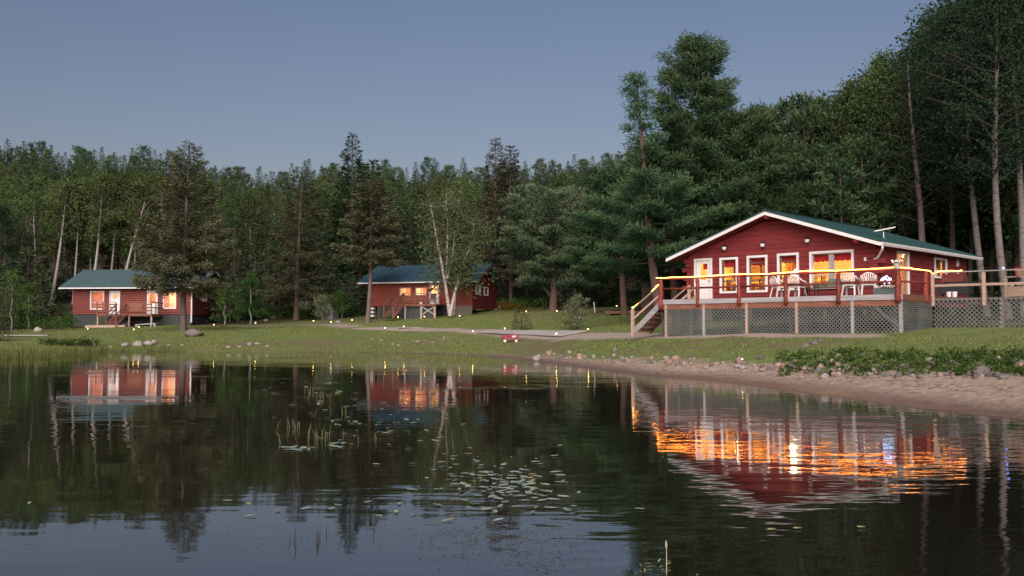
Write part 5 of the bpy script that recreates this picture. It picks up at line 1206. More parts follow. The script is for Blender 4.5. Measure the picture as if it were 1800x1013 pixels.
# pines and leafy trees behind and right of the lodge
cnt = {}
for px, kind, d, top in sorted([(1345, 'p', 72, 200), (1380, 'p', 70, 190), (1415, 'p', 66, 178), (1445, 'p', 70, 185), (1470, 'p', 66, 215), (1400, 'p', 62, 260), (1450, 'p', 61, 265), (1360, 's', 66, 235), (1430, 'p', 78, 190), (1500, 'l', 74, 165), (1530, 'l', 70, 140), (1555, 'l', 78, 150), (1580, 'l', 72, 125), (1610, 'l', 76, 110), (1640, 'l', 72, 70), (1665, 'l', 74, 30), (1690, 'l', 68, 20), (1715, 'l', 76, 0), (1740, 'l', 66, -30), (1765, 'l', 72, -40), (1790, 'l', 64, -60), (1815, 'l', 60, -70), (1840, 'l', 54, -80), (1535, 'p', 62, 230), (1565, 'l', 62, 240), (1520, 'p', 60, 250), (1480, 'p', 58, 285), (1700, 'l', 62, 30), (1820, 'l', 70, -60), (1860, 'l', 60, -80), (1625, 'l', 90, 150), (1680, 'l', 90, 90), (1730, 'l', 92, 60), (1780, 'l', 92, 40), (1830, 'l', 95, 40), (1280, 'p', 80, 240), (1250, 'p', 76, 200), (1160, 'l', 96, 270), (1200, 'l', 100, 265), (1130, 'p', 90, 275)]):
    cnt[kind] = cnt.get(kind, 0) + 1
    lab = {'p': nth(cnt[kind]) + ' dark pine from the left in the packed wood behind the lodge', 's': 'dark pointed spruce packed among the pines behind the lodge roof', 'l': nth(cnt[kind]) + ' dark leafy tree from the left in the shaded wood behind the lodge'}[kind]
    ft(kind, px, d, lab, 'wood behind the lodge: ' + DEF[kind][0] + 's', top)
# low young spruces that close the forest floor
for i_, (px, d, h) in enumerate(sorted([(15, 98, 6), (30, 92, 5), (48, 100, 7), (70, 99, 5.5), (5, 86, 4.2), (95, 106, 6), (118, 108, 5), (385, 99, 6), (405, 96, 4.8), (432, 100, 6), (455, 103, 5), (480, 100, 4), (548, 104, 6), (500, 106, 6), (590, 100, 5), (612, 98, 4.5), (632, 101, 5.5), (560, 99, 3.4), (880, 104, 4), (905, 108, 5), (930, 112, 6), (1000, 108, 5), (1040, 106, 6), (1070, 110, 6), (1100, 104, 6), (1020, 116, 6), (1090, 96, 3.5), (950, 106, 5), (1720, 74, 6), (1760, 76, 6), (1800, 78, 7), (1680, 78, 6), (1640, 84, 6), (1840, 70, 6), (1140, 110, 6), (1180, 106, 6), (1745, 88, 7), (1790, 66, 3), (1660, 70, 7), (1700, 66, 5), (1625, 68, 6), (1735, 80, 9), (1775, 84, 9), (1815, 84, 9), (1655, 86, 9), (1700, 84, 9), (1595, 70, 6)])):
    ft('y', px, d, nth(i_ + 1) + ' low young spruce from the left border along the wood edge', 'young spruces at the forest edge', None, h)

# ------------------------------------------------------------------ shrubs, rocks, lights, plants, small things
def leaf_blob(name, pts_r, per, leaf, seed, lm, label=None, cat='shrub', kind=None, droop=0., loc=None, stems=True, group=None):
    """leafy bush: pts_r are (x,y,z,r) clumps"""
    g = np.random.default_rng(seed); C = np.array(pts_r, float); n = len(C) * per
    q = np.repeat(C[:, :3], per, 0) + g.normal(0, .5, (n, 3)) * np.repeat(C[:, 3], per)[:, None]; d = g.normal(0, 1, (n, 3)); d[:, 2] += .2 - droop
    me = leaves_mesh(name, q, d, g.normal(0, .8, (n, 3)) + np.array([0, 0, .6]), leaf * g.uniform(.6, 1.3, n), leaf * .6 * g.uniform(.7, 1.3, n), np.clip(np.repeat(g.uniform(0, .8, len(C)), per) + g.normal(0, .15, n), 0, 1))
    if kind == 'stuff': return tag(link(name, me, lm), label, None, None, 'stuff')
    t = thing(name, label, cat, loc, 0, group); link('foliage', me, lm, t)
    if stems:
        m = MB()
        for c in C[::3]: m.tube([(c[0] * .15, c[1] * .15, -.1), (c[0] * .6, c[1] * .6, c[2] * .55), tuple(c[:3])], [.02, .014, .006], 4, False)
        m.build('stem', BK_DK, t)
    return t
# pale shrub and little spruce on the lawn
g0 = np.random.default_rng(5)
b = hit(1013, 580); k = b[1] / F_PX
cl = [(g0.normal(0, 17) * k * (1 - .55 * f), g0.normal(0, .3), (3 + 55 * f) * k, .18 + .22 * (1 - f)) for f in np.linspace(0.02, 1, 70)]
leaf_blob('willow_shrub', cl, 42, .10, 6, LF_PALE, 'pale grey-green bushy shrub standing by the grey platform', loc=b)
b = hit(915, 581); me = tree_meshes('tiny_spruce', conifer_data(120, 36 * b[1] / F_PX, .62, .05, 40, -.1, .6, .2, None, .16, .05, 60, .03))
put_tree('young_spruce', 'single little brownish spruce growing on the lawn behind the platform', me, LF_BRS, BK_DK, b)
b = hit(908, 553); leaf_blob('sapling', [(0, 0, .3, .12), (0.05, 0, .6, .12), (-.05, 0, .9, .1), (0, 0, 1.15, .08)], 22, .08, 8, LF_SHR, 'thin pale sapling on the lawn in line with the little spruce', 'sapling', loc=b)
b = hit(120, 609); cl = [(g0.uniform(-1.6, 1.6), g0.uniform(-.5, .5), g0.uniform(.02, .34), .24) for _ in range(60)]
leaf_blob('low_bush', cl, 60, .09, 9, LF_GC, 'low dark bush spreading along the shore near the reeds', 'bush', loc=b)
b = hit(4, 600); cl = [(g0.normal(-.5, .5), g0.uniform(-.5, .5), g0.uniform(.1, 1.0), .3) for _ in range(36)]
leaf_blob('low_bush', cl, 60, .09, 10, LF_BRS, 'brownish bush at the left border beside the reeds', 'bush', loc=b)
# broadleaf saplings at the wood edge
for px, d, hh, lm, lb in ((440, 90, 4.6, LF_SHR, 'bright green sapling tree with a curved pale stem at the wood edge'), (395, 92, 3.8, LF_SHR, 'bright green bushy tree beside the slate-roofed cabin side'), (567, 93, 2.2, LF_PALE, 'yellow-green sapling right beside the grey utility box'), (20, 84, 5.2, LF_SHR, 'green bushy tree at the left border behind the shore'), (50, 88, 4.0, LF_SHR, 'lower green bushy tree left of the slate-roofed cabin'), (600, 95, 2.6, LF_SHR, 'green bush behind the grey utility box')):
    b = gp(px, d); g1 = np.random.default_rng(px); cl = []
    for _ in range(46):
        f = g1.uniform(.18, 1); cl.append((g1.normal(0, .34) * hh * .55 * math.sin(math.pi * (.15 + .8 * f)), g1.normal(0, .5), hh * f, .34))
    t = leaf_blob('bushy_tree', cl, 44, .15, px, lm, lb, 'tree', loc=b, stems=False)
    m = MB(); m.tube([(0, 0, -.1), (.1, 0, hh * .15), (-.12, .05, hh * .3), (.05, 0, hh * .45), (-.02, 0, hh * .9)], [.07, .06, .05, .04, .01], 6, False); m.build('trunk', BK_ASP, t)
# forest-floor undergrowth: one mass
g1 = np.random.default_rng(77); pts = []
for px0, px1, d0, d1, n in ((-30, 130, 84, 104, 150), (370, 640, 98, 106, 200), (868, 960, 99, 112, 110), (980, 1140, 92, 112, 170), (1620, 1830, 62, 84, 130), (128, 130, 97, 98, 6), (240, 372, 104, 110, 60)):
    for _ in range(n):
        px = g1.uniform(px0, px1); d = g1.uniform(d0, d1); x = (px - 900) / F_PX * d; pts.append((x, d, g1.uniform(.1, .8) , g1.uniform(.3, .55)))
pts = np.array(pts); pts[:, 2] += H(pts[:, 0], pts[:, 1]); leaf_blob('undergrowth', pts, 34, .17, 12, LF_GC, 'leafy undergrowth along the wood edge', kind='stuff')
# yellow ferns by the gable end of the blue-roofed cabin
b = gp(893, 93); cl = [(g1.normal(0, .85), g1.normal(0, .5), g1.uniform(.05, .5), .28) for _ in range(40)]
leaf_blob('fern_patch', cl, 40, .14, 13, leafmat('yellow_fern', (.16, .12, .02), (.34, .25, .05), .3), 'yellow ferns beside the gable end of the blue-roofed cabin', 'ferns', loc=b, stems=False)
# bank of leafy ground cover above the beach
pts = []
while len(pts) < 430:
    px = g1.uniform(1365, 1840); py = g1.uniform(618, 662)
    if g1.uniform() > np.interp(px, [1365, 1420, 1520, 1800], [.5, .6, .9, 1.]): continue
    b = hit(px, py, 15, 45); pts.append((b[0], b[1], b[2] + g1.uniform(-.05, .05), g1.uniform(.07, .17)))
leaf_blob('ground_cover', pts, 40, .075, 14, LF_GC, 'leafy green plants on the bank above the sand', kind='stuff')

# ---- rocks
ROCKS = []
for i in range(6):
    g2 = np.random.default_rng(200 + i); m = MB(); m.ball((0, 0, 0), 1, 12, 8); v = np.array(m.v); dirs = g2.normal(0, 1, (7, 3)); dirs /= np.linalg.norm(dirs, axis=1, keepdims=True); off = g2.uniform(.55, .9, 7)
    for dd, o in zip(dirs, off):
        s = v @ dd; v = v - np.outer(np.maximum(s - o, 0) * .9, dd)
    v += g2.normal(0, .018, v.shape); me = bpy.data.meshes.new('rock'); me.from_pydata([tuple(q) for q in v], [], m.f); me.polygons.foreach_set('use_smooth', [True] * len(me.polygons)); me.update(); ROCKS.append(me)
M_ROCK = mat('granite_grey', (.155, .135, .125), .9, .4, 2.2, .6, dist=.12); M_ROCKP = mat('granite_pink', (.28, .19, .15), .9, .35, 2.2, .5, dist=.1); M_ROCKW = mat('granite_pale', (.27, .235, .215), .9, .35, 2.5, .5, dist=.1)
_rk = {}
def rock(px, py, wpx, label, group=None, m=None, hr=.6, seed=0, name='rock', bury=.25):
    b = hit(px, py); w = wpx * b[1] / F_PX / 2; me = ROCKS[seed % 6]; m = m or M_ROCK; key = (seed % 6, m.name)
    if key not in _rk: q = me.copy(); q.materials.append(m); _rk[key] = q
    o = link(name, _rk[key]); o.location = (b[0], b[1], b[2] + w * hr * .45); o.scale = (w, w * .8, w * hr); o.rotation_euler = (rg.uniform(-.15, .15), rg.uniform(-.15, .15), rg.uniform(0, 6.28)); return tag(o, label, 'rock', group)
rock(341, 592, 37, 'flat dark boulder lying below the trunk of the big spruce', hr=.55, seed=1)
rock(66, 583, 20, 'rounded boulder on the grass left of the slate-roofed cabin', seed=2, m=M_ROCKW)
rock(347, 566, 18, 'grey boulder at the side of the slate-roofed cabin, nearer the trunk', seed=3); rock(371, 566, 14, 'flat grey stone at the side of the slate-roofed cabin, farther from the trunk', seed=4, hr=.4)
rock(221, 573, 18, 'grey boulder beside the steps of the slate-roofed cabin', seed=5)
rock(482, 561, 22, 'large pinkish boulder at the wood edge by the curved sapling', seed=0, m=M_ROCKP); rock(468, 565, 9, 'small pale stone beside the large pinkish boulder', seed=1, m=M_ROCKW)
rock(595, 567, 12, 'flat pale stone beside the gravel drive', seed=2, m=M_ROCKW, hr=.4); rock(589, 556, 7, 'small white stone at the foot of the grey utility box', seed=3, m=M_ROCKW)
rock(882, 543, 13, 'round brown boulder near the gable end of the blue-roofed cabin', seed=4, m=M_ROCKP, hr=.9); rock(931, 541, 6, 'small pointed stone on the lawn left of the rounded pine', seed=5, m=M_ROCKP, hr=1.)
for i, (px, py, w) in enumerate([(872, 546, 10), (864, 545, 8), (858, 547, 9), (834, 547, 8), (852, 548, 6)]): rock(px, py, w, 'grey stone in the heap beside the gable end of the blue-roofed cabin', 'stones by the cabin gable', seed=i)
for i, (px, py, w, lb) in enumerate([(243, 609, 22, 'largest pale boulder in the shore cluster before the slate-roofed cabin'), (262, 607, 20, 'pale flat boulder beside the largest in the shore cluster'), (272, 603, 14, 'round pale boulder at the top of the shore cluster'), (220, 609, 16, 'pale boulder on the reed side of the shore cluster')]): rock(px, py, w, lb, seed=i, m=M_ROCKW, hr=.6)
for i, (px, py, w) in enumerate([(160, 610, 22), (297, 608, 9), (320, 608, 9), (402, 612, 12), (421, 611, 9), (440, 607, 16), (452, 606, 12), (470, 610, 9), (195, 611, 8), (281, 609, 7), (380, 610, 8)]): rock(px, py, w, 'pale stone half sunk in the grass at the water edge below the cabins', 'stones along the grassy shore', seed=i, m=M_ROCKW, hr=.5)
for i, (px, py, w) in enumerate([(780, 595, 8), (727, 601, 8), (734, 602, 9), (705, 604, 8), (760, 603, 7), (655, 597, 7), (670, 600, 8), (700, 608, 7), (690, 606, 6), (750, 602, 7)]): rock(px, py, w, 'small pale stone on the grassy slope below the blue-roofed cabin', 'stones on the grassy slope', seed=i, m=M_ROCKW, hr=.5)
g2 = np.random.default_rng(9); n = 0
for i in range(95):
    px = g2.uniform(940, 1400); base = np.interp(px, [940, 1000, 1100, 1250, 1400], [622, 626, 634, 640, 648]); py = base + g2.normal(0, 4.5); w = g2.choice([5, 6, 7, 8, 10, 13], p=[.12, .2, .2, .2, .16, .12]) * 1.25
    rock(px, py, w, 'small rock in the row of rubble between lawn and beach', 'rubble row above the beach', seed=i, m=[M_ROCK, M_ROCKW, M_ROCKP][i % 3], hr=.7)
for i in range(80):
    px = g2.uniform(1370, 1810); py = g2.uniform(625, 668) if i % 2 else np.interp(px, [1370, 1800], [652, 664]) + g2.normal(0, 4); w = g2.choice([6, 8, 10, 13, 16], p=[.2, .25, .25, .18, .12]) * 1.15
    rock(px, py, w, 'rounded rock among the leafy plants on the bank above the sand', 'rocks in the planted bank', seed=i, m=[M_ROCK, M_ROCK, M_ROCKP, M_ROCKW][i % 4], hr=.75)
rock(1463, 641, 14, 'upright pale pink rock, the brighter of the pair in the planted bank', seed=1, m=M_ROCKP, hr=1.); rock(1472, 643, 17, 'flat pale pink rock leaning on the upright one in the planted bank', seed=2, m=M_ROCKP, hr=.6)
rock(1725, 662, 36, 'large dark boulder at the foot of the planted bank', seed=3, hr=.8); rock(1797, 650, 28, 'rounded pinkish boulder at the right border of the bank', seed=4, m=M_ROCKP, hr=.7); rock(1788, 641, 26, 'dark flat boulder above the pinkish one at the right border', seed=5, hr=.6); rock(1540, 659, 16, 'round brown rock where the bank meets the sand', seed=0, m=M_ROCKP, hr=.8)
for i, (px, py, w) in enumerate([(1417, 610, 14), (1432, 606, 14), (1441, 602, 14), (1425, 604, 8), (1411, 613, 10)]): rock(px, py, w, 'grey rock in the small gully between path and planted bank', 'gully rocks', seed=i, hr=.6)

# ---- path lights
PL = [(154, 581.5, 'left of the slate-roofed cabin steps, nearest the reeds'), (235, 583, 'before the slate-roofed cabin steps, nearer the water'), (244, 578, 'beside the plank before the slate-roofed cabin'), (376, 574, 'right of the big spruce trunk'), (449, 571, 'on the lawn between the big spruce and the old spruce'), (551, 567.5, 'on the gravel drive near the utility box'), (582, 569.5, 'beside the flat stone on the gravel drive'), (619, 566, 'at the bend left of the blue-roofed cabin'), (677, 580.5, 'by the path below the blue-roofed cabin steps'), (700, 561, 'at the foot of the blue-roofed cabin steps'), (746, 560, 'before the blue-roofed cabin deck'), (808, 558.5, 'before the white-barked birch'), (710, 578, 'on the far side of the path below the cabin steps'), (831, 587, 'at the left tip of the grey platform'), (887, 582, 'behind the grey platform near the little spruce'), (925, 551, 'on the upper lawn left of the rounded pine'), (979, 550, 'at the foot of the rounded pine'), (978, 592, 'at the front edge of the grey platform'), (1034, 584, 'at the right tip of the grey platform'), (1084, 541, 'beside the upper path near the dark shed'), (1120, 580, 'at the foot of the lodge stair newel'), (1305, 636, 'among the rubble rocks above the beach')]
M_GLOW = emit('path_light_glow', (1., .64, .16), 18)
p0 = None
for i, (px, py, lb) in enumerate(PL):
    b = hit(px, py); t = thing('path_light', 'small glowing stake light ' + lb, 'path light', (b[0], b[1], b[2]), 0, 'solar path lights')
    s = 1.0 if i != 21 else .4; t.scale = (s, s, s)
    if p0 is None:
        m = MB(); m.tube([(0, 0, -.1), (0, 0, .11)], .012, 5); st = m.build('stake', M_BLACK, t); m = MB(); m.ball((0, 0, .165), .029, 8, 5); gl = m.build('lamp', M_GLOW, t, True); m = MB(); m.tube([(0, 0, .215), (0, 0, .235)], [.065, .03], 8); cp = m.build('cap', M_BLACK, t); p0 = (st, gl, cp)
    else:
        for q in p0: c = q.copy(); COL.objects.link(c); c.parent = t
q = dloc(-1.56, .02, 2.575); t = thing('path_light', 'small glowing light on top of the lodge stair newel post', 'path light', q, 0, 'solar path lights')
for c0 in p0: c = c0.copy(); COL.objects.link(c); c.parent = t; c.location = (0, 0, -.1)

# ---- grey platform on the shore with the red wagon under its edge
def platform():
    A_, B_, C_, D_ = [hit(*p)[:2] for p in ((836, 586.5), (985, 593.5), (1031, 585.0), (880, 583.2))]
    z = hz(*A_) + .12; zc = [hz(*q) + .12 - z for q in (A_, B_, C_, D_)]
    T = thing('shore_platform', 'low grey plank platform lying on the slope above the beach', 'platform', (float(A_[0]), float(A_[1]), z - .3))
    def L3(q, zz): return (q[0] - A_[0], q[1] - A_[1], zz)
    n = 34
    for i in range(n):
        f0, f1 = i / n + .001, (i + 1) / n - .001; p = [A_ * (1 - f0) + B_ * f0, A_ * (1 - f1) + B_ * f1, D_ * (1 - f1) + C_ * f1, D_ * (1 - f0) + C_ * f0]
        m = MB(); j = rg.uniform(-.006, .006); zz = [zc[0] * (1 - f0) + zc[1] * f0, zc[0] * (1 - f1) + zc[1] * f1, zc[3] * (1 - f1) + zc[2] * f1, zc[3] * (1 - f0) + zc[2] * f0]; m.add([L3(q, .25 + j + w) for q, w in zip(p, zz)] + [L3(q, .30 + j + w) for q, w in zip(p, zz)], [(3, 2, 1, 0), (4, 5, 6, 7), (0, 1, 5, 4), (1, 2, 6, 5), (2, 3, 7, 6), (3, 0, 4, 7)]); m.build('plank', mat('silver_plank', (.33, .305, .295), .8, .16, 3, .2, (4, .5, 4)), T)
    e = unit(D_ - A_)
    m = MB(); a, b = A_ + e * .05, B_ + unit(C_ - B_) * .05; m.beam(L3(a, .17), L3(b, .17 + zc[1]), .07, .15); m.build('bearer', M_DKW, T)
    m = MB(); a, b = A_ * .8 + B_ * .2 + e * .3, A_ * .35 + B_ * .65 + e * .3; m.beam(L3(a, .0 + zc[1] * .2), L3(b, .0 + zc[1] * .65), .12, .18); m.build('bearer', M_BRNW, T)
    for f in (.25, .5, .75, .98):
        q = A_ * (1 - f) + B_ * f + e * .12; m = MB(); m.box(q[0] - A_[0] - .06, q[0] - A_[0] + .06, q[1] - A_[1] - .06, q[1] - A_[1] + .06, -.9, .09 + zc[1] * f); m.build('support_post', M_DKW, T)
    b = hit(897, 602); t = thing('red_wagon', 'red wagon with pale wheels parked under the edge of the grey platform', 'wagon', (b[0], b[1], b[2]), math.radians(4))
    k = b[1] / F_PX; M_RW = mat('red_plastic', (.20, .018, .040), .45, .15, 4)
    m = MB(); m.box(-14 * k, 14 * k, -.25, .25, 5 * k, 6.2 * k); m.build('tray', M_RW, t)
    for s, (x0, x1, y0, y1) in enumerate(((-14, 14, -.25, -.22), (-14, 14, .22, .25))): m = MB(); m.box(x0 * k, x1 * k, y0, y1, 6.2 * k, 13 * k); m.build('side_panel', M_RW, t)
    for x in (-14, 13): m = MB(); m.box(x * k, (x + 1) * k, -.219, .219, 6.2 * k, 13.5 * k); m.build('end_panel', M_RW, t)
    for x in (-10, 10):
        for y in (-.24, .24): m = MB(); m.tube([(x * k, y - .03, 2.2 * k), (x * k, y + .03, 2.2 * k)], 2.6 * k, 10); m.build('wheel', mat('pale_wheel', (.48, .42, .36), .6), t)
    m = MB(); m.box(3 * k, 7 * k, -.262, -.252, 8.5 * k, 11.5 * k); m.box(8 * k, 9.5 * k, -.262, -.252, 9 * k, 12 * k); m.build('sticker', M_WHITE, t)
platform()
# ---- grey utility box, white stake, low white landing at the left border
b = gp(580, 94); t = thing('utility_box', 'grey square utility box with lid at the wood edge', 'utility box', (b[0], b[1], b[2]), math.radians(-18)); m = MB(); m.box(-.62, .62, -.6, .6, -.2, .95); m.build('cabinet', mat('grey_box', (.125, .125, .13), .7, .25, 3), t); m = MB(); m.box(-.67, .67, -.65, .65, .951, 1.02); m.build('lid', mat('dark_grey_lid', (.10, .10, .105), .6), t)
for i in range(4): m = MB(); m.box(-.5, .5, -.625, -.602, .1 + i * .2, .22 + i * .2); m.build('louvre', mat('grey_louvre', (.16, .155, .155), .7), t)
b = gp(1046, 80); t = thing('marker_stake', 'short white marker stake on the upper lawn', 'stake', (b[0], b[1], b[2])); m = MB(); m.beam((0, 0, -.2), (-.10, 0, .82), .09, .06); m.build('stake', M_WHITE, t); m = MB(); m.beam((-.10, 0, .82), (-.105, 0, .88), .11, .08); m.build('cap', M_WHITE, t)
b = hit(48, 592); t = thing('landing_board', 'thin pale landing board lying by the reeds at the left border', 'board', (b[0], b[1], b[2] + .06), math.radians(4))
for i in range(3): m = MB(); m.box(-1.6, 1.4, i * .3, i * .3 + .28, 0, .06); m.build('plank', M_GREYW, t)
b = hit(720, 577.5); t = thing('landing_board', 'pale boards lying beside the path below the cabin steps', 'board', (b[0], b[1], b[2] + .03), math.radians(-3))
for i in range(3): m = MB(); m.box(-.9, .9, i * .3, i * .3 + .28, 0, .05); m.build('plank', M_GREYW, t)

# ---- grass, reeds
def blades(name, pts, hts, wid, lm, label, seed, lean=.35):
    g = np.random.default_rng(seed); n = len(pts); d = g.normal(0, lean, (n, 3)); d[:, 2] = 1; s = g.normal(0, 1, (n, 3)); s[:, 2] = 0
    return tag(link(name, leaves_mesh(name, pts, d, s, hts, wid, np.clip(g.normal(.45, .15, n), 0, 1)), lm), label, None, None, 'stuff')
g3 = np.random.default_rng(31)
def scatter(px0, px1, d0, d1, n):
    px = g3.uniform(px0, px1, n); d = np.sqrt(g3.uniform(d0 ** 2, d1 ** 2, n)); x = (px - 900) / F_PX * d; t = shore_t(x, d); return x, d, t, px
x, d, t, px = scatter(-30, 1850, 19, 92, 200000)
sw = np.interp(px, [450, 700, 850, 1000, 1170, 1400, 1700], [.0, .25, 1.0, 1.5, 1.75, 2.6, 3.9]); pd_ = np.minimum(poly_dist(x, d, PATH), poly_dist(x, d, PATH2) + .3)
bd = np.interp(px, [0, 300, 420, 620, 870, 1000, 1080, 1160, 1250, 1700], [84, 92, 90, 88, 92, 90, 80, 44, 40, 33]); thn = vnoise(x, d, 1.4, 21)
br_ = np.maximum(np.clip((vnoise(x, d, 4.5, 9) * .65 + vnoise(x, d, 1.1, 10) * .35 - .54) * 5, 0, 1) * np.clip(1.25 - np.abs(t - 3.5) / 5, 0, 1), np.clip((vnoise(x, d, 9, 13) * .6 + vnoise(x, d, 1.6, 14) * .4 - .60) * 5, 0, 1) * .8)
k = (g3.uniform(0, 1, len(x)) > br_) & (t > sw + .1) & (pd_ > 1.3) & (d < bd) & (g3.uniform(0, 1, len(x)) < .35 + thn)
x, d, t, px, thn = x[k], d[k], t[k], px[k], thn[k]; z = H(x, d)
hh = (.03 + .06 * thn) * np.where(t < 6, 1.35, 1.0) * g3.uniform(.6, 1.4, len(x)); blades('lawn_grass', np.stack([x, d, z - .01], 1), hh, .022 + .0006 * d, LF_GRS, 'short mown grass of the lawn', 41, .55)
# taller rough grass along the grassy shore and reeds in the water at the left
x, d, t, px = scatter(-40, 900, 40, 74, 60000); br_ = np.clip((vnoise(x, d, 4.5, 9) * .65 + vnoise(x, d, 1.1, 10) * .35 - .54) * 5, 0, 1)
k = (g3.uniform(0, 1, len(x)) > br_) & (t > -.1) & (t < 3.4 + 2 * vnoise(x, d, 2.0, 4)) & (px < 860); x, d, t = x[k], d[k], t[k]; z = H(x, d); blades('shore_grass', np.stack([x, d, z - .02], 1), g3.uniform(.05, .17, len(x)) * (.5 + vnoise(x, d, 1.2, 14)) * np.clip(t / 1.2 + .25, .25, 1), np.full(len(x), .03), LF_GRS, 'rough taller grass along the shore', 42)
x, d, t, px = scatter(-60, 330, 36, 66, 30000); k = (t < .4) & (t > -np.interp(px, [-60, 60, 150, 210, 330], [5.0, 3.6, 2.4, .4, .2])) & (g3.uniform(0, 1, len(x)) < .25 + .75 * vnoise(x, d, .9, 8)); x, d = x[k], d[k]; blades('reeds', np.stack([x, d, np.full(len(x), WL - .05)], 1), g3.uniform(.18, .60, len(x)), np.full(len(x), .03), LF_REED, 'upright reeds standing in the shallows', 43, .12)
x, d, t, px = scatter(300, 900, 40, 66, 20000); k = (t < .2) & (t > -.25) & (g3.uniform(0, 1, len(x)) < .4); x, d = x[k], d[k]; blades('reeds', np.stack([x, d, np.full(len(x), WL - .05)], 1), g3.uniform(.05, .16, len(x)), np.full(len(x), .022), LF_REED, 'sparse low reeds along the middle shore', 44, .2)

# ---- lily pads, emergent blades, floating leaves
M_PAD = mat('lily_pad_green', (.24, .29, .24), .4, .3, 9, spec=.5); M_PADY = mat('yellowing_pad', (.30, .27, .13), .5, .3, 9)
PADS = []
for i in range(4):
    gq = np.random.default_rng(300 + i); v = [(0, 0, .004)]; n = 12; rr = gq.uniform(.85, 1.1, n)
    for j in range(n): a = .25 + (6.283 - .5) * j / (n - 1); v.append((rr[j] * math.cos(a), rr[j] * .72 * math.sin(a), .004 + .05 * gq.uniform(-.2, 1) * (j % 3 == 0)))
    vb = [(p[0], p[1], p[2] - .02) for p in v]; f = [(0, j + 1, j + 2) for j in range(n - 1)]; N_ = n + 1
    fb = [(N_, N_ + j + 2, N_ + j + 1) for j in range(n - 1)]; rim = [(j + 1, N_ + j + 1, N_ + j + 2, j + 2) for j in range(n - 1)]
    me = bpy.data.meshes.new('lily_pad'); me.from_pydata(v + vb, [], f + fb + rim); me.update(); me.materials.append(M_PADY if i == 3 else M_PAD); PADS.append(me)
g4 = np.random.default_rng(55)
def pads(cx, cy, sx, sy, n, lb, grp, rmin=.05, rmax=.10, sl=0.):
    for _ in range(n):
        px = cx + g4.normal(0, sx); py = cy + g4.normal(0, sy) + sl * (px - cx)
        if py < 668: continue
        p = onwater(px, py); o = link('lily_pad', PADS[int(g4.choice([0, 1, 2, 0, 1, 2, 3]))]); s = g4.uniform(rmin, rmax); o.location = (p[0], p[1], WL + .012); s *= .95; o.scale = (s, s * .55, s * .8); o.rotation_euler = (g4.normal(0, .06), g4.normal(0, .06), g4.uniform(0, 6.28)); tag(o, lb, 'lily pad', grp)
pads(900, 857, 50, 17, 112, 'lily pad in the dense raft of pads at the middle of the lake', 'lily pads in the dense raft', .028, .07)
pads(815, 830, 55, 26, 58, 'scattered lily pad left of the dense raft', 'scattered lily pads', .03, .06)
pads(660, 745, 62, 20, 64, 'small lily pad in the loose patch reflected below the blue-roofed cabin', 'lily pads in the loose patch', .03, .075)
pads(545, 690, 45, 10, 20, 'distant small pad in the weedy patch nearest the far shore', 'pads nearest the far shore', .05, .10)
pads(545, 786, 40, 3, 16, 'pale strap-like pad floating at the foot of the tallest water grass', 'pads at the water grass', .05, .10, -.10)
pads(700, 895, 200, 10, 24, 'thin scattered pad at the border of the reflected tree tops', 'pads along the reflected tree tops', .025, .05)
for px, py, lb in ((1352, 929, 'pale yellow fallen leaf floating alone, the leftmost of three'), (1397, 927, 'small yellow fallen leaf floating alone, the middle of three'), (1508, 925, 'yellow fallen leaf floating alone, the rightmost of three')):
    p = onwater(px, py); o = link('floating_leaf', PADS[3]); o.location = (p[0], p[1], WL + .012); o.scale = (.035, .03, .06); tag(o, lb, 'leaf')
# fine floating weed: one mass
x_, y_ = [], []
for cx, cy, sx, sy, n in ((850, 935, 60, 22, 340), (930, 940, 80, 26, 260), (780, 870, 45, 16, 260), (690, 745, 70, 26, 240), (960, 985, 40, 18, 120), (640, 930, 200, 26, 120), (900, 860, 60, 20, 180)):
    px = g4.normal(cx, sx, n); py = np.maximum(g4.normal(cy, sy, n), 680); dd = (CAM_H - WL) * F_PX / (py - 578); x_.append((px - 900) / F_PX * dd); y_.append(dd)
x_ = np.concatenate(x_); y_ = np.concatenate(y_); n = len(x_); a = g4.uniform(0, 6.28, n); dirs = np.stack([np.cos(a), np.sin(a), g4.normal(0, .08, n)], 1)
tag(link('pondweed', leaves_mesh('pondweed', np.stack([x_, y_, np.full(n, WL + .008)], 1), dirs, np.tile([0, 0, 1.], (n, 1)) + g4.normal(0, .1, (n, 3)), g4.uniform(.02, .065, n), np.full(n, .007), g4.uniform(0, 1, n)), leafmat('pondweed_strands', (.07, .08, .045), (.17, .17, .10), .2)), 'fine weed floating on the lake', None, None, 'stuff')
# tussocks of emergent blades
def tussock(px, py, n, hpx, label, spread=.12, seed=0, lean=.25):
    p = onwater(px, py); k = p[1] / F_PX; g = np.random.default_rng(400 + seed); t = thing('water_grass', label, 'water grass', (p[0], p[1], WL)); m = MB()
    for i in range(n):
        bx_, by_ = g.normal(0, spread), g.normal(0, spread); h = hpx * k * g.uniform(.5, 1.05); lx, ly = g.normal(0, lean) * h, g.normal(0, lean) * h
        m.tube([(bx_, by_, -.08), (bx_ + lx * .4, by_ + ly * .4, h * .55), (bx_ + lx, by_ + ly, h)], [.0006 * p[1] ** .5 + .0013, .0006 * p[1] ** .5 + .001, .001], 4, False)
    m.build('blades', mat('water_grass_green', (.13, .135, .06), .6, .35, 20) if py < 900 else mat('dark_rush', (.045, .042, .03), .6, .3, 20), t, kind='stuff')
tussock(573, 772, 11, 30, 'tallest tuft of water grass, rising from the pads', .14, 1, .35); tussock(556, 770, 5, 26, 'leaning blades just left of the tallest water grass tuft', .1, 2, .6)
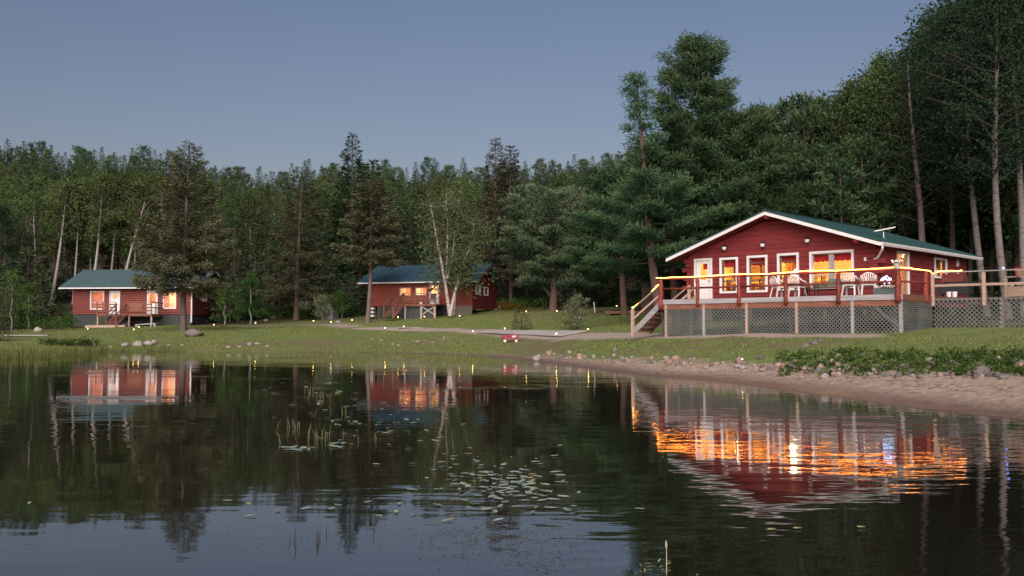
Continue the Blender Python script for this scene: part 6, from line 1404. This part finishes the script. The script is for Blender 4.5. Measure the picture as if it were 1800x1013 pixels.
tussock(490, 752, 4, 22, 'thin blades of water grass at the left of the weedy patch', .25, 3, .3); tussock(520, 752, 4, 20, 'thin pair of crossed blades left of the tallest tuft', .12, 4, .3); tussock(562, 700, 8, 16, 'short bright tuft of water grass toward the far shore', .15, 5, .3)
tussock(533, 690, 5, 14, 'small flowering tuft nearest the far shore', .1, 6, .2); tussock(604, 726, 6, 14, 'small tuft between the far pads and the loose patch', .15, 7, .4); tussock(645, 772, 4, 13, 'short upright tuft right of the tallest water grass', .1, 8, .15); tussock(790, 735, 3, 14, 'short tuft at the right end of the loose patch', .1, 9, .2)
tussock(500, 778, 2, 22, 'single slanting blade left of the strap-like pads', .04, 10, .45); tussock(905, 845, 5, 14, 'short tuft in the dense raft of pads', .2, 11, .4)
tussock(527, 945, 3, 30, 'dark upright rush blades in the reflected sky, leftmost', .05, 12, .12); tussock(552, 950, 3, 40, 'dark tall rush blades in the reflected sky, middle', .05, 13, .15); tussock(585, 935, 3, 30, 'dark rush blades in the reflected sky, right of the middle', .05, 14, .2); tussock(658, 925, 1, 30, 'lone upright rush blade in the reflected sky', .01, 15, .05)
# leafy water plant at the lower border
p = onwater(1150, 1004); t = thing('water_plant', 'leafy water plant with one upright spike at the lower border', 'water plant', (p[0], p[1], WL)); n = 26; g = np.random.default_rng(66)
ps = np.stack([g.normal(-.02, .09, n), g.normal(0, .08, n), g.uniform(.01, .06, n)], 1); a = g.uniform(0, 6.28, n)
link('foliage', leaves_mesh('water_plant', ps, np.stack([np.cos(a), np.sin(a), g.uniform(-.1, .5, n)], 1), np.tile([0, 0, 1.], (n, 1)), g.uniform(.025, .05, n), g.uniform(.010, .016, n), g.uniform(.2, 1, n)), leafmat('water_plant_leaves', (.13, .16, .07), (.27, .29, .14), .2), t)
m = MB(); m.tube([(.06, 0, -.05), (.062, 0, .10), (.06, 0, .19)], [.003, .003, .0015], 5); m.ball((.06, 0, .165), .007, 6, 5, (1, 1, 3.5)); m.build('spike', mat('tan_spike', (.30, .24, .14), .8), t)

# twigs, weed and pebbles along the wrack line of the beach: one mass
n = 5200; px = g4.uniform(900, 1840, n); d_ = g4.uniform(15, 40, n); x = (px - 900) / F_PX * d_; t_ = shore_t(x, d_); swd = np.interp(px, [850, 1000, 1170, 1400, 1700], [.8, 1.25, 1.45, 2.2, 3.3])
k = (t_ > .15) & (t_ < swd + .3) & ((np.abs(t_ - swd * .55 - .4 * (vnoise(x, d_, 2.5, 3) - .5)) < .35) | (np.abs(t_ - swd) < .35) | (g4.uniform(0, 1, n) < .06)); x, d_ = x[k], d_[k]; n = len(x); a = g4.uniform(0, 6.28, n)
tag(link('beach_litter', leaves_mesh('beach_litter', np.stack([x, d_, H(x, d_) + .01], 1), np.stack([np.cos(a), np.sin(a), g4.uniform(0, .3, n)], 1), np.tile([0, 0, 1.], (n, 1)) + g4.normal(0, .3, (n, 3)), g4.uniform(.03, .16, n), g4.uniform(.012, .035, n), g4.uniform(0, 1, n)), leafmat('dry_litter', (.08, .05, .03), (.22, .15, .09), .0)), 'twigs and dry weed washed up on the sand', None, None, 'stuff')
